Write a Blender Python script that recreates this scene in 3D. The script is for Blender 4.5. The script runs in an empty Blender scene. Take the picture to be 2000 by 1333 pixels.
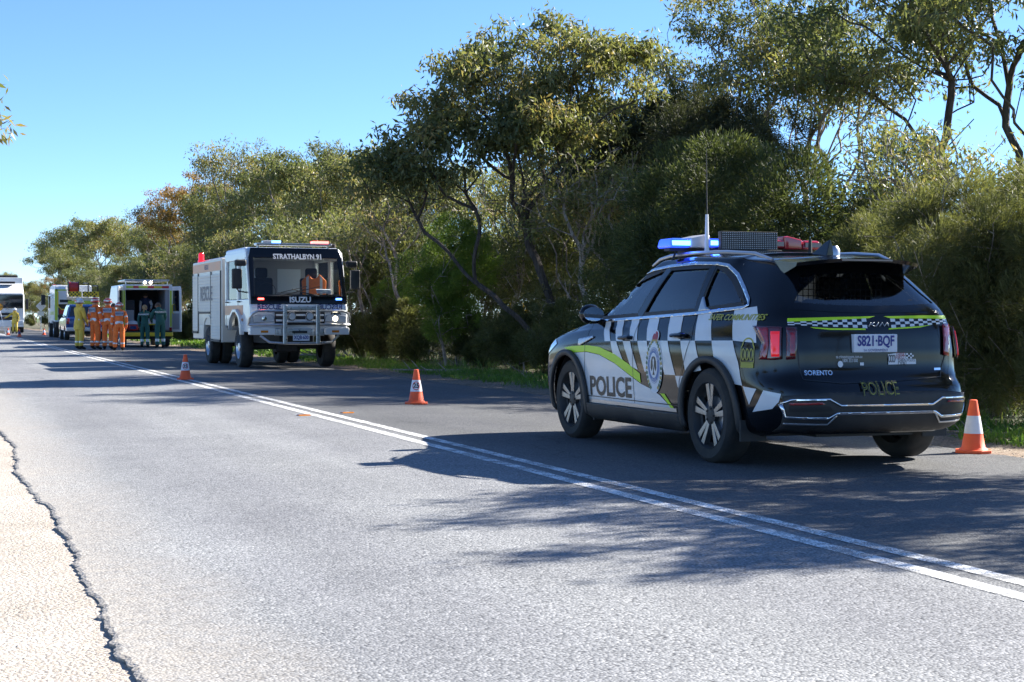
import bpy, bmesh, math, random
import numpy as np
from mathutils import Vector, Matrix, Euler
from mathutils.bvhtree import BVHTree
R = math.radians
sc = bpy.context.scene
col = sc.collection
# ------------------------------------------------------------------ camera
F = 3183.0                      # focal length in photo pixels (2000 px wide)
THETA = R(19.5)
cam_d = bpy.data.cameras.new('camera')
cam = bpy.data.objects.new('camera', cam_d); col.objects.link(cam)
cam.location = (0, 0, 1.14)
cam.rotation_euler = (R(90 - 0.819), 0, -THETA)
cam_d.sensor_width = 36; cam_d.lens = 36 * F / 2000
cam_d.clip_end = 6000; cam_d.clip_start = 0.1
sc.camera = cam
# ------------------------------------------------------------------ sky and sun
SUN_DIR = Vector((0.98, 0.19, 0)).normalized()
SUN_EL = R(32)
w = bpy.data.worlds.new('World'); sc.world = w; w.use_nodes = True
nt = w.node_tree; nt.nodes.clear()
sky = nt.nodes.new('ShaderNodeTexSky'); sky.sky_type = 'NISHITA'; sky.sun_disc = False
sky.sun_elevation = SUN_EL
sky.sun_rotation = math.atan2(SUN_DIR.x, SUN_DIR.y)
sky.air_density = 0.66; sky.dust_density = 0.0; sky.ozone_density = 7.0; sky.altitude = 200
bg = nt.nodes.new('ShaderNodeBackground'); bg.inputs[1].default_value = 0.078
out = nt.nodes.new('ShaderNodeOutputWorld')
nt.links.new(sky.outputs[0], bg.inputs[0]); nt.links.new(bg.outputs[0], out.inputs[0])
sun_d = bpy.data.lights.new('sun', 'SUN'); sun_d.energy = 5.0; sun_d.angle = R(0.5); sun_d.color = (1, 0.95, 0.87)
sun = bpy.data.objects.new('sun', sun_d); col.objects.link(sun)
sv = Vector((SUN_DIR.x * math.cos(SUN_EL), SUN_DIR.y * math.cos(SUN_EL), math.sin(SUN_EL)))
sun.rotation_euler = sv.to_track_quat('Z', 'Y').to_euler()
sun.location = (30, 10, 40)
sc.view_settings.view_transform = 'Standard'; sc.view_settings.look = 'None'
sc.view_settings.exposure = 1.7; sc.view_settings.gamma = 1.0
sc.view_settings.use_curve_mapping = False
try:
    sc.cycles.max_bounces = 8; sc.cycles.transparent_max_bounces = 24
    sc.cycles.transmission_bounces = 6; sc.cycles.diffuse_bounces = 3; sc.cycles.glossy_bounces = 4
    sc.cycles.sample_clamp_indirect = 6
except Exception: pass
# ------------------------------------------------------------------ pixel helpers (photo pixels -> rays)
bpy.context.view_layer.update()
CAM_M = Euler(cam.rotation_euler).to_matrix()
CAM_P = Vector(cam.location)
def ray(px, py):
    return (CAM_M @ Vector(((px - 1000) / F, -(py - 666.5) / F, -1))).normalized()
def ground(px, py, z=0.0):
    d = ray(px, py); t = (z - CAM_P.z) / d.z
    return CAM_P + d * t
def col_y(px, x):
    """world y of a thing that stands at world x and shows in photo column px"""
    d = ray(px, 621); return x * d.y / d.x
# ------------------------------------------------------------------ materials
M = {}
def mat(name, color, rough=0.5, metal=0.0, spec=0.5, emit=None, estr=0.0, coat=0.0, var=0.0, vscale=8.0, bump=0.0, bscale=60.0, trans=0.0, alpha=1.0, dirt=None):
    m = bpy.data.materials.new(name); m.use_nodes = True
    n = m.node_tree.nodes; l = m.node_tree.links
    b = n['Principled BSDF']
    b.inputs['Base Color'].default_value = (*color, 1)
    b.inputs['Roughness'].default_value = rough; b.inputs['Metallic'].default_value = metal
    b.inputs['Specular IOR Level'].default_value = spec
    b.inputs['Coat Weight'].default_value = coat; b.inputs['Coat Roughness'].default_value = 0.04
    b.inputs['Transmission Weight'].default_value = trans
    b.inputs['Alpha'].default_value = alpha
    if emit:
        b.inputs['Emission Color'].default_value = (*emit, 1); b.inputs['Emission Strength'].default_value = estr
    if var or bump or dirt:
        tc = n.new('ShaderNodeTexCoord')
    if var or dirt:
        nz = n.new('ShaderNodeTexNoise'); nz.inputs['Scale'].default_value = vscale; nz.inputs['Detail'].default_value = 5
        l.new(tc.outputs['Object'], nz.inputs['Vector'])
        mp = n.new('ShaderNodeMapRange'); l.new(nz.outputs['Fac'], mp.inputs['Value'])
        mp.inputs['From Min'].default_value = 0.3; mp.inputs['From Max'].default_value = 0.7
        mx = n.new('ShaderNodeMix'); mx.data_type = 'RGBA'
        l.new(mp.outputs[0], mx.inputs['Factor'])
        a = tuple(max(0, c * (1 - var)) for c in color); c2 = dirt if dirt else tuple(min(1, c * (1 + var)) for c in color)
        mx.inputs['A'].default_value = (*a, 1); mx.inputs['B'].default_value = (*c2, 1)
        l.new(mx.outputs['Result'], b.inputs['Base Color'])
        mr = n.new('ShaderNodeMapRange'); l.new(nz.outputs['Fac'], mr.inputs['Value'])
        mr.inputs['To Min'].default_value = max(0, rough - 0.08); mr.inputs['To Max'].default_value = min(1, rough + 0.12)
        l.new(mr.outputs[0], b.inputs['Roughness'])
    if bump:
        nb = n.new('ShaderNodeTexNoise'); nb.inputs['Scale'].default_value = bscale; nb.inputs['Detail'].default_value = 4
        l.new(tc.outputs['Object'], nb.inputs['Vector'])
        bp = n.new('ShaderNodeBump'); bp.inputs['Strength'].default_value = bump; bp.inputs['Distance'].default_value = 0.02
        l.new(nb.outputs['Fac'], bp.inputs['Height']); l.new(bp.outputs[0], b.inputs['Normal'])
    M[name] = m
    return m
def glass(name, tint=(0.25, 0.3, 0.3), opac=0.55, ior=1.85):
    """tinted pane: mirror-like coat over a partly see-through dark film"""
    m = bpy.data.materials.new(name); m.use_nodes = True
    n = m.node_tree.nodes; l = m.node_tree.links; n.clear()
    o = n.new('ShaderNodeOutputMaterial'); tr = n.new('ShaderNodeBsdfTransparent'); tr.inputs[0].default_value = (*tint, 1)
    df = n.new('ShaderNodeBsdfDiffuse'); df.inputs[0].default_value = (0.008, 0.009, 0.011, 1)
    gl = n.new('ShaderNodeBsdfGlossy'); gl.inputs['Roughness'].default_value = 0.01; gl.inputs[0].default_value = (1, 1, 1, 1)
    m1 = n.new('ShaderNodeMixShader'); m1.inputs[0].default_value = opac
    l.new(tr.outputs[0], m1.inputs[1]); l.new(df.outputs[0], m1.inputs[2])
    fr = n.new('ShaderNodeFresnel'); fr.inputs[0].default_value = ior
    m2 = n.new('ShaderNodeMixShader'); l.new(fr.outputs[0], m2.inputs[0])
    l.new(m1.outputs[0], m2.inputs[1]); l.new(gl.outputs[0], m2.inputs[2]); l.new(m2.outputs[0], o.inputs[0])
    M[name] = m; return m
# ------------------------------------------------------------------ mesh helpers
def link(o, parent=None):
    col.objects.link(o)
    if parent is not None: o.parent = parent
    return o
def empty(name, loc=(0, 0, 0), rz=0.0, label=None, cat=None, group=None, kind=None):
    o = bpy.data.objects.new(name, None); col.objects.link(o); o.location = loc; o.rotation_euler = (0, 0, rz)
    o.empty_display_size = 0.2
    return tag(o, label, cat, group, kind)
def tag(o, label=None, cat=None, group=None, kind=None):
    if label: o['label'] = label
    if cat: o['category'] = cat
    if group: o['group'] = group
    if kind: o['kind'] = kind
    return o
def mesh_obj(name, verts, faces, mats=(), parent=None, smooth=False, midx=None):
    me = bpy.data.meshes.new(name); me.from_pydata([tuple(v) for v in verts], [], faces)
    for m in (mats if isinstance(mats, (list, tuple)) else [mats]): me.materials.append(M[m] if isinstance(m, str) else m)
    if midx is not None: me.polygons.foreach_set('material_index', np.asarray(midx, dtype=np.int32))
    if smooth: me.polygons.foreach_set('use_smooth', np.ones(len(me.polygons), dtype=bool))
    me.update()
    return link(bpy.data.objects.new(name, me), parent)
class MB:
    """collects boxes, tubes, prisms and lathes; build() links them as ONE mesh object"""
    def __init__(s): s.v = []; s.f = []; s.m = []; s.mi = 0
    def add(s, vs, fs):
        b = len(s.v); s.v += [Vector(v) for v in vs]
        for f in fs: s.f.append([b + i for i in f]); s.m.append(s.mi)
        return s
    def box(s, x0, x1, y0, y1, z0, z1, taper=None):
        vs = [(x, y, z) for z in (z0, z1) for y in (y0, y1) for x in (x0, x1)]
        if taper:  # (dx, dy) inset of the top
            dx, dy = taper
            vs[4:] = [(x0 + dx, y0 + dy, z1), (x1 - dx, y0 + dy, z1), (x0 + dx, y1 - dy, z1), (x1 - dx, y1 - dy, z1)]
        return s.add(vs, [(0, 2, 3, 1), (4, 5, 7, 6), (0, 1, 5, 4), (2, 6, 7, 3), (0, 4, 6, 2), (1, 3, 7, 5)])
    def tube(s, pts, r, n=8, cap=True):
        pts = [Vector(p) for p in pts]; rs = r if isinstance(r, (list, tuple)) else [r] * len(pts)
        b = len(s.v); prev = None
        for i, p in enumerate(pts):
            d = (pts[min(i + 1, len(pts) - 1)] - pts[max(i - 1, 0)])
            d = d.normalized() if d.length > 1e-9 else Vector((0, 0, 1))
            u = prev - d * prev.dot(d) if prev else d.orthogonal()
            if u.length < 1e-6: u = d.orthogonal()
            u.normalize(); prev = u; v = d.cross(u)
            for k in range(n):
                a = 2 * math.pi * k / n
                s.v.append(p + (u * math.cos(a) + v * math.sin(a)) * rs[i])
        for i in range(len(pts) - 1):
            for k in range(n):
                k2 = (k + 1) % n
                s.f.append([b + i * n + k, b + i * n + k2, b + (i + 1) * n + k2, b + (i + 1) * n + k]); s.m.append(s.mi)
        if cap:
            s.f.append([b + k for k in range(n)][::-1]); s.m.append(s.mi)
            e = b + (len(pts) - 1) * n; s.f.append([e + k for k in range(n)]); s.m.append(s.mi)
        return s
    def prism(s, poly, axis, a, b):
        """extrude a 2D polygon along axis from a to b; poly coords are the other two axes in xyz order"""
        n = len(poly); vs = []
        for t in (a, b):
            for (p, q) in poly:
                vs.append({'x': (t, p, q), 'y': (p, t, q), 'z': (p, q, t)}[axis])
        fs = [list(range(n))[::-1], list(range(n, 2 * n))] + [[i, (i + 1) % n, n + (i + 1) % n, n + i] for i in range(n)]
        return s.add(vs, fs)
    def lathe(s, prof, axis='z', c=(0, 0, 0), n=20):
        b = len(s.v)
        for (r, h) in prof:
            for k in range(n):
                a = 2 * math.pi * k / n; p, q = r * math.cos(a), r * math.sin(a)
                s.v.append(Vector(c) + Vector({'z': (p, q, h), 'x': (h, p, q), 'y': (p, h, q)}[axis]))
        for i in range(len(prof) - 1):
            for k in range(n):
                k2 = (k + 1) % n
                s.f.append([b + i * n + k, b + i * n + k2, b + (i + 1) * n + k2, b + (i + 1) * n + k]); s.m.append(s.mi)
        return s
    def ball(s, c, rx, ry=None, rz=None, n=10, zmin=-1.0):
        ry = ry or rx; rz = rz or rx; b = len(s.v); m = n // 2 + 1
        a0 = math.asin(max(-1, zmin))
        for i in range(m):
            t = a0 + (math.pi / 2 - a0) * i / (m - 1)
            for k in range(n):
                a = 2 * math.pi * k / n
                s.v.append(Vector((c[0] + rx * math.cos(t) * math.cos(a), c[1] + ry * math.cos(t) * math.sin(a), c[2] + rz * math.sin(t))))
        for i in range(m - 1):
            for k in range(n):
                k2 = (k + 1) % n
                s.f.append([b + i * n + k, b + i * n + k2, b + (i + 1) * n + k2, b + (i + 1) * n + k]); s.m.append(s.mi)
        return s
    def xf(s, mtx, start=0):
        for i in range(start, len(s.v)): s.v[i] = mtx @ s.v[i]
        return s
    def build(s, name, mats, parent=None, smooth=False, bevel=0.0, seg=2, loc=None):
        o = mesh_obj(name, s.v, s.f, mats, parent, smooth, s.m)
        bm = bmesh.new(); bm.from_mesh(o.data); bmesh.ops.recalc_face_normals(bm, faces=bm.faces); bm.to_mesh(o.data); bm.free()
        if bevel:
            md = o.modifiers.new('bevel', 'BEVEL'); md.width = bevel; md.segments = seg; md.limit_method = 'ANGLE'; md.angle_limit = R(40)
            md.harden_normals = False
            for p in o.data.polygons: p.use_smooth = True
            o.modifiers.new('wn', 'WEIGHTED_NORMAL').keep_sharp = True
        elif smooth:
            try: o.data.set_sharp_from_angle(angle=R(40))
            except Exception: pass
        if loc: o.location = loc
        return o
def text_mesh(s, size, bold=0.0, shear=0.0, align='CENTER', spacing=1.0):
    """flat lettering as (verts2d, faces) centred on 0,0 with cap height about size*0.7"""
    c = bpy.data.curves.new('lettering', 'FONT'); c.body = s; c.size = size; c.align_x = align; c.align_y = 'CENTER'
    c.offset = bold; c.shear = shear; c.space_character = spacing; c.resolution_u = 3
    o = bpy.data.objects.new('lettering', c); col.objects.link(o)
    dg = bpy.context.evaluated_depsgraph_get(); me = bpy.data.meshes.new_from_object(o.evaluated_get(dg))
    vs = [(v.co.x, v.co.y) for v in me.vertices]; fs = [list(p.vertices) for p in me.polygons]
    bpy.data.objects.remove(o); bpy.data.curves.remove(c); bpy.data.meshes.remove(me)
    return vs, fs
def lettering(name, s, size, origin, ux, uz, material, parent, bold=0.0, shear=0.0, align='CENTER', mirror=False, sx=1.0, spacing=1.0):
    """text laid flat on a plane: origin + ux*right + uz*up"""
    vs, fs = text_mesh(s, size, bold, shear, align, spacing)
    ux = Vector(ux).normalized(); uz = Vector(uz).normalized(); o = Vector(origin); k = -1 if mirror else 1
    V = [o + ux * (a * k * sx) + uz * b for a, b in vs]
    return mesh_obj(name, V, fs, material, parent)
def copy_tree(o, parent=None):
    c = o.copy(); col.objects.link(c)
    if parent is not None: c.parent = parent
    for ch in list(o.children): copy_tree(ch, c)
    return c
rng = np.random.default_rng(7)
random.seed(7)
# ------------------------------------------------------------------ ground, road, shoulders
def nodes_mat(name):
    m = bpy.data.materials.new(name); m.use_nodes = True; M[name] = m
    return m, m.node_tree.nodes, m.node_tree.links, m.node_tree.nodes['Principled BSDF']
def ramp(n, l, src, stops):
    r = n.new('ShaderNodeValToRGB'); l.new(src, r.inputs[0])
    e = r.color_ramp.elements
    while len(e) < len(stops): e.new(0.5)
    for i, (p, c) in enumerate(stops):
        e[i].position = p; e[i].color = (*c, 1) if len(c) == 3 else c
    return r
def noise(n, l, vec, scale, detail=4, rough=0.55):
    z = n.new('ShaderNodeTexNoise'); z.inputs['Scale'].default_value = scale; z.inputs['Detail'].default_value = detail
    z.inputs['Roughness'].default_value = rough; l.new(vec, z.inputs['Vector']); return z
def mixc(n, l, fac, a, b, mode='MIX'):
    x = n.new('ShaderNodeMix'); x.data_type = 'RGBA'; x.blend_type = mode
    for sock, v in (('Factor', fac), ('A', a), ('B', b)):
        if isinstance(v, (int, float)): x.inputs[sock].default_value = v
        elif isinstance(v, tuple): x.inputs[sock].default_value = (*v, 1)
        else: l.new(v, x.inputs[sock])
    return x.outputs['Result']
# chip seal
m, n, l, b = nodes_mat('chip_seal')
tc = n.new('ShaderNodeTexCoord'); P = tc.outputs['Object']
vor = n.new('ShaderNodeTexVoronoi'); vor.inputs['Scale'].default_value = 85; l.new(P, vor.inputs['Vector'])
chip = ramp(n, l, vor.outputs['Color'], [(0.0, (0.12, 0.125, 0.13)), (0.35, (0.215, 0.22, 0.225)), (0.7, (0.29, 0.295, 0.30)), (1.0, (0.46, 0.46, 0.455))])
gap = ramp(n, l, vor.outputs['Distance'], [(0.0, (1, 1, 1)), (0.55, (0.85, 0.85, 0.85)), (0.9, (0.25, 0.25, 0.26))])
c1 = mixc(n, l, 1.0, chip.outputs[0], gap.outputs[0], 'MULTIPLY')
mpg = n.new('ShaderNodeMapping'); mpg.inputs['Scale'].default_value = (1.0, 0.12, 1.0); l.new(P, mpg.inputs['Vector'])
st = noise(n, l, mpg.outputs[0], 1.6, 5)
stain = ramp(n, l, st.outputs['Fac'], [(0.3, (0.86, 0.86, 0.86)), (0.7, (1.1, 1.1, 1.1))])
c2 = mixc(n, l, 1.0, c1, stain.outputs[0], 'MULTIPLY')
bl = noise(n, l, P, 0.7, 6, 0.65)
blr = ramp(n, l, bl.outputs['Fac'], [(0.35, (0.88, 0.88, 0.89)), (0.65, (1.1, 1.1, 1.09))])
c3 = mixc(n, l, 1.0, c2, blr.outputs[0], 'MULTIPLY')
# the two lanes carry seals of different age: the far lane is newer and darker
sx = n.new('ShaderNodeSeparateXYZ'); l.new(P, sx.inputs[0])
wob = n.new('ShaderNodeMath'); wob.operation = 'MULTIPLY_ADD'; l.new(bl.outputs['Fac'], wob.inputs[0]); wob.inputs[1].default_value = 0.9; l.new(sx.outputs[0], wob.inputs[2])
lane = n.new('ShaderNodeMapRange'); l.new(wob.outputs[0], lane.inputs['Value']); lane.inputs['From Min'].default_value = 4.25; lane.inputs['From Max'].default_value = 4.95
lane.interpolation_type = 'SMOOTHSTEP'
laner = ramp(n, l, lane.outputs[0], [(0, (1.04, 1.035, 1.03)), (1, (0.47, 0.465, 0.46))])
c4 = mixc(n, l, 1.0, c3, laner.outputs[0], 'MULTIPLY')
# polished wheel tracks run along both lanes
wt = n.new('ShaderNodeTexWave'); wt.wave_type = 'BANDS'; wt.bands_direction = 'X'; wt.inputs['Scale'].default_value = 0.18; wt.inputs['Distortion'].default_value = 0.6; wt.inputs['Detail'].default_value = 3; wt.inputs['Detail Scale'].default_value = 0.4
mpw = n.new('ShaderNodeMapping'); mpw.inputs['Scale'].default_value = (1.0, 0.05, 1.0); l.new(P, mpw.inputs['Vector']); l.new(mpw.outputs[0], wt.inputs['Vector'])
wtr = ramp(n, l, wt.outputs['Fac'], [(0.2, (0.94, 0.94, 0.95)), (0.8, (1.07, 1.07, 1.06))]); c4 = mixc(n, l, 1.0, c4, wtr.outputs[0], 'MULTIPLY')
# fine cracks and dark bitumen bleeding here and there
ck = n.new('ShaderNodeTexVoronoi'); ck.feature = 'DISTANCE_TO_EDGE'; ck.inputs['Scale'].default_value = 0.35
wpn = noise(n, l, P, 1.2, 5); wpv = n.new('ShaderNodeVectorMath'); wpv.operation = 'MULTIPLY_ADD'; l.new(wpn.outputs['Color'], wpv.inputs[0]); wpv.inputs[1].default_value = (1.6, 1.6, 0); l.new(P, wpv.inputs[2]); l.new(wpv.outputs[0], ck.inputs['Vector'])
ckr = ramp(n, l, ck.outputs['Distance'], [(0.0, (0.55, 0.55, 0.55)), (0.006, (1, 1, 1))]); ckm = noise(n, l, P, 0.25, 3); ckk = ramp(n, l, ckm.outputs['Fac'], [(0.5, (0, 0, 0)), (0.6, (1, 1, 1))])
c4 = mixc(n, l, ckk.outputs[0], c4, mixc(n, l, 1.0, c4, ckr.outputs[0], 'MULTIPLY'))
# dust washed over the edge by the shoulder
ed = n.new('ShaderNodeMapRange'); l.new(wob.outputs[0], ed.inputs['Value']); ed.inputs['From Min'].default_value = 1.7; ed.inputs['From Max'].default_value = 0.9
dn = noise(n, l, P, 14, 6); dm = n.new('ShaderNodeMath'); dm.operation = 'MULTIPLY'; l.new(ed.outputs[0], dm.inputs[0]); l.new(dn.outputs['Fac'], dm.inputs[1])
c5 = mixc(n, l, dm.outputs[0], c4, (0.5, 0.44, 0.36))
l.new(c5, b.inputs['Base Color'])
b.inputs['Roughness'].default_value = 0.72; b.inputs['Specular IOR Level'].default_value = 0.4
bp = n.new('ShaderNodeBump'); bp.inputs['Strength'].default_value = 0.55; bp.inputs['Distance'].default_value = 0.006; bp.invert = True
l.new(vor.outputs['Distance'], bp.inputs['Height']); l.new(bp.outputs[0], b.inputs['Normal'])
# gravel shoulder
def gravel_mat(name, ca, cb, cc, sc1=60):
    m, n, l, b = nodes_mat(name)
    tc = n.new('ShaderNodeTexCoord'); P = tc.outputs['Object']
    v = n.new('ShaderNodeTexVoronoi'); v.inputs['Scale'].default_value = sc1; l.new(P, v.inputs['Vector'])
    cr = ramp(n, l, v.outputs['Color'], [(0.1, ca), (0.55, cb), (0.95, cc)])
    big = noise(n, l, P, 1.3, 6); br = ramp(n, l, big.outputs['Fac'], [(0.3, (0.8, 0.79, 0.77)), (0.7, (1.1, 1.1, 1.1))])
    c = mixc(n, l, 1.0, cr.outputs[0], br.outputs[0], 'MULTIPLY')
    l.new(c, b.inputs['Base Color']); b.inputs['Roughness'].default_value = 0.95; b.inputs['Specular IOR Level'].default_value = 0.15
    bp = n.new('ShaderNodeBump'); bp.inputs['Strength'].default_value = 0.6; bp.inputs['Distance'].default_value = 0.012; bp.invert = True
    fine = noise(n, l, P, 130, 3)
    ad = n.new('ShaderNodeMath'); l.new(v.outputs['Distance'], ad.inputs[0]); l.new(fine.outputs['Fac'], ad.inputs[1])
    l.new(ad.outputs[0], bp.inputs['Height']); l.new(bp.outputs[0], b.inputs['Normal'])
gravel_mat('limestone_gravel', (0.36, 0.315, 0.265), (0.44, 0.395, 0.345), (0.52, 0.48, 0.43))
gravel_mat('verge_gravel', (0.16, 0.12, 0.085), (0.27, 0.21, 0.155), (0.4, 0.34, 0.28), 45)
m, n, l, b = nodes_mat('leaf_litter')
tc = n.new('ShaderNodeTexCoord'); P = tc.outputs['Object']
v = n.new('ShaderNodeTexVoronoi'); v.inputs['Scale'].default_value = 22; l.new(P, v.inputs['Vector'])
cr = ramp(n, l, v.outputs['Color'], [(0.1, (0.035, 0.026, 0.016)), (0.5, (0.1, 0.075, 0.045)), (0.9, (0.2, 0.16, 0.1))])
bg2 = noise(n, l, P, 0.6, 5); gr = ramp(n, l, bg2.outputs['Fac'], [(0.42, (0, 0, 0)), (0.62, (1, 1, 1))])
l.new(mixc(n, l, gr.outputs[0], cr.outputs[0], (0.06, 0.085, 0.022)), b.inputs['Base Color']); b.inputs['Roughness'].default_value = 0.95
bp = n.new('ShaderNodeBump'); bp.inputs['Strength'].default_value = 0.8; l.new(v.outputs['Distance'], bp.inputs['Height']); l.new(bp.outputs[0], b.inputs['Normal'])
m, n, l, b = nodes_mat('paddock')
tc = n.new('ShaderNodeTexCoord'); P = tc.outputs['Object']
z = noise(n, l, P, 0.05, 8, 0.7); cr = ramp(n, l, z.outputs['Fac'], [(0.3, (0.05, 0.08, 0.02)), (0.6, (0.09, 0.12, 0.035)), (0.8, (0.15, 0.14, 0.06))])
l.new(cr.outputs[0], b.inputs['Base Color']); b.inputs['Roughness'].default_value = 1.0
# worn road paint
m, n, l, b = nodes_mat('road_paint')
tc = n.new('ShaderNodeTexCoord'); P = tc.outputs['Object']
vo = n.new('ShaderNodeTexVoronoi'); vo.inputs['Scale'].default_value = 85; l.new(P, vo.inputs['Vector'])
zz = noise(n, l, P, 5, 6, 0.7)
ad = n.new('ShaderNodeMath'); ad.operation = 'MULTIPLY_ADD'; l.new(zz.outputs['Fac'], ad.inputs[0]); ad.inputs[1].default_value = 1.3
sub = n.new('ShaderNodeMath'); sub.operation = 'MULTIPLY'; l.new(vo.outputs['Distance'], sub.inputs[0]); sub.inputs[1].default_value = 0.55; l.new(sub.outputs[0], ad.inputs[2])
wr = ramp(n, l, ad.outputs[0], [(0.82, (1, 1, 1)), (1.06, (0.3, 0.3, 0.3))])
l.new(wr.outputs[0], b.inputs['Alpha']); b.inputs['Base Color'].default_value = (0.82, 0.82, 0.80, 1); b.inputs['Roughness'].default_value = 0.7

def wob1(y, seed, amp, f=1.0):
    return amp * (math.sin(y * 1.3 * f + seed) * 0.4 + math.sin(y * 3.7 * f + 2 * seed) * 0.3 + math.sin(y * 9.1 * f + 3 * seed) * 0.2 + math.sin(y * 23.0 * f + seed) * 0.14)
ys = [-14.0]
while ys[-1] < 900:
    y = ys[-1]; ys.append(y + (0.035 if 2 < y < 26 else 0.25 if y < 70 else 4.0))
rr = random.Random(3)
L_EDGE = [0.61 + wob1(y, 1.0, 0.035) + 0.03 * math.sin(y * 0.9) + rr.uniform(-0.012, 0.012) for y in ys]
R_EDGE = [8.5 + wob1(y, 2.0, 0.10, 0.6) + rr.uniform(-0.02, 0.02) for y in ys]
V = []; Fc = []
for y, a, c in zip(ys, L_EDGE, R_EDGE):
    b0 = rr.uniform(-0.012, 0.02)
    V += [(a + 0.015 + b0, y, -0.09), (a, y, -0.006), (a + 0.02, y, 0.0), (2.4, y, 0.012), (4.25, y, 0.03), (6.4, y, 0.012), (c - 0.05, y, -0.004), (c, y, -0.06)]
for i in range(len(ys) - 1):
    for k in range(7): Fc.append((i * 8 + k, i * 8 + k + 1, i * 8 + 9 + k, i * 8 + 8 + k))
road = mesh_obj('road', V, Fc, 'chip_seal'); tag(road, kind='structure')
def road_z(x):
    return float(np.interp(x, [0.6, 0.64, 2.4, 4.25, 6.4, 8.45], [-0.012, 0.0, 0.012, 0.03, 0.012, -0.004]))
# double centre line: two worn painted strips
def strip(x0, x1, y0, y1, name, dz=0.004):
    V = []; yy = list(np.arange(y0, min(y1, 40), 0.25)) + list(np.arange(40, y1, 2.0))
    for y in yy:
        e = wob1(y, 5.0, 0.006)
        for x in (x0 + e, (x0 + x1) / 2, x1 + e): V.append((x, y, road_z(x) + dz))
    Fc = [(i * 3 + k, i * 3 + k + 1, i * 3 + 4 + k, i * 3 + 3 + k) for i in range(len(yy) - 1) for k in range(2)]
    return tag(mesh_obj(name, V, Fc, 'road_paint'), kind='structure')
strip(4.02, 4.125, -6, 420, 'road_marking'); strip(4.235, 4.34, -6, 420, 'road_marking')
# terrain sheet to the horizon, shoulder and verge above it
def grid(name, xs, ys, zf, material):
    nx = len(xs); V = [(x, y, zf(x, y)) for y in ys for x in xs]
    Fc = [(j * nx + i, j * nx + i + 1, (j + 1) * nx + i + 1, (j + 1) * nx + i) for j in range(len(ys) - 1) for i in range(nx - 1)]
    return tag(mesh_obj(name, V, Fc, material, smooth=True), kind='structure')
grid('ground', list(np.linspace(-2500, 2500, 41)), list(np.linspace(-1500, 3500, 41)), lambda x, y: -0.35, 'paddock')
def hz(x, y, s=0.0): return 0.5 * math.sin(x * 3.1 + y * 1.7 + s) + 0.3 * math.sin(x * 7.3 - y * 4.1 + s) + 0.2 * math.sin(x * 17 + y * 13 + s)
grid('gravel_shoulder', list(np.linspace(-4.5, 0.9, 46)), list(np.arange(-14, 30, 0.12)) + list(np.arange(30, 420, 3.0)),
     lambda x, y: -0.015 + 0.005 * hz(x, y) - 0.03 * max(0, -x - 1.5) / 3, 'limestone_gravel')
grid('left_verge', list(np.linspace(-60, -3.6, 30)), list(np.arange(-30, 420, 5.0)), lambda x, y: -0.08 + 0.06 * hz(x * .3, y * .3), 'leaf_litter')
def verge_z(x, y):
    return -0.03 + float(np.interp(x, [8.2, 9.3, 10.5, 13, 22, 30], [0.0, 0.0, 0.05, 0.10, 0.05, -0.2])) + 0.012 * hz(x, y)
grid('gravel_verge', list(np.linspace(8.2, 9.75, 14)), list(np.arange(-14, 60, 0.2)) + list(np.arange(60, 420, 3.0)), lambda x, y: verge_z(x, y) + 0.004, 'verge_gravel')
grid('bush_floor', list(np.linspace(9.0, 30, 36)), list(np.arange(-20, 60, 0.6)) + list(np.arange(60, 420, 5.0)), lambda x, y: verge_z(x, y) - (0.03 if x < 9.6 else 0.0), 'leaf_litter')
# ------------------------------------------------------------------ shared vehicle materials
mat('black_paint', (0.004, 0.0045, 0.006), 0.12, coat=0.25, spec=0.32)
mat('black_plastic', (0.018, 0.018, 0.019), 0.55, var=0.1, dirt=(0.045, 0.042, 0.038), vscale=5, bump=0.08, bscale=300)
mat('rubber', (0.018, 0.018, 0.018), 0.8, var=0.1, dirt=(0.05, 0.045, 0.038), vscale=7, bump=0.1, bscale=80)
mat('chrome', (0.75, 0.76, 0.78), 0.14, metal=1.0)
mat('satin_silver', (0.55, 0.56, 0.58), 0.32, metal=0.9)
mat('mirror_glass', (0.6, 0.65, 0.68), 0.02, metal=1.0)
mat('emblem_grey', (0.35, 0.35, 0.36), .4, metal=.6)
mat('lit_lens', (0.5, 0.012, 0.015), .12, coat=1.0, emit=(1, .02, .03), estr=.12)
mat('alloy', (0.27, 0.28, 0.29), 0.28, metal=0.9, var=0.2, vscale=14)
mat('white_film', (0.66, 0.69, 0.70), 0.3, coat=0.4, var=0.06, vscale=3)
mat('lime_film', (0.52, 0.78, 0.01), 0.4, emit=(0.55, 1.0, 0.0), estr=0.0)
mat('red_lens', (0.30, 0.008, 0.012), 0.12, coat=1.0, var=0.25, vscale=25)
mat('dark_red_lens', (0.09, 0.006, 0.008), 0.12, coat=1.0)
mat('plate_white', (0.72, 0.73, 0.76), 0.45, var=0.05, vscale=20)
mat('plate_blue', (0.02, 0.03, 0.22), 0.5)
mat('white_ink', (0.75, 0.75, 0.75), 0.5)
mat('dark_ink', (0.012, 0.014, 0.016), 0.4)
mat('gold_ink', (0.38, 0.36, 0.05), 0.5)
mat('seat_fabric', (0.03, 0.03, 0.033), 0.9)
mat('wire_mesh', (0.35, 0.36, 0.37), 0.5, metal=0.5)
mat('badge_blue', (0.06, 0.16, 0.42), 0.4); mat('badge_green', (0.05, 0.13, 0.06), 0.45)
mat('badge_red', (0.35, 0.02, 0.03), 0.4); mat('badge_gold', (0.42, 0.3, 0.06), 0.4); mat('badge_white', (0.72, 0.74, 0.76), 0.4)
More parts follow.
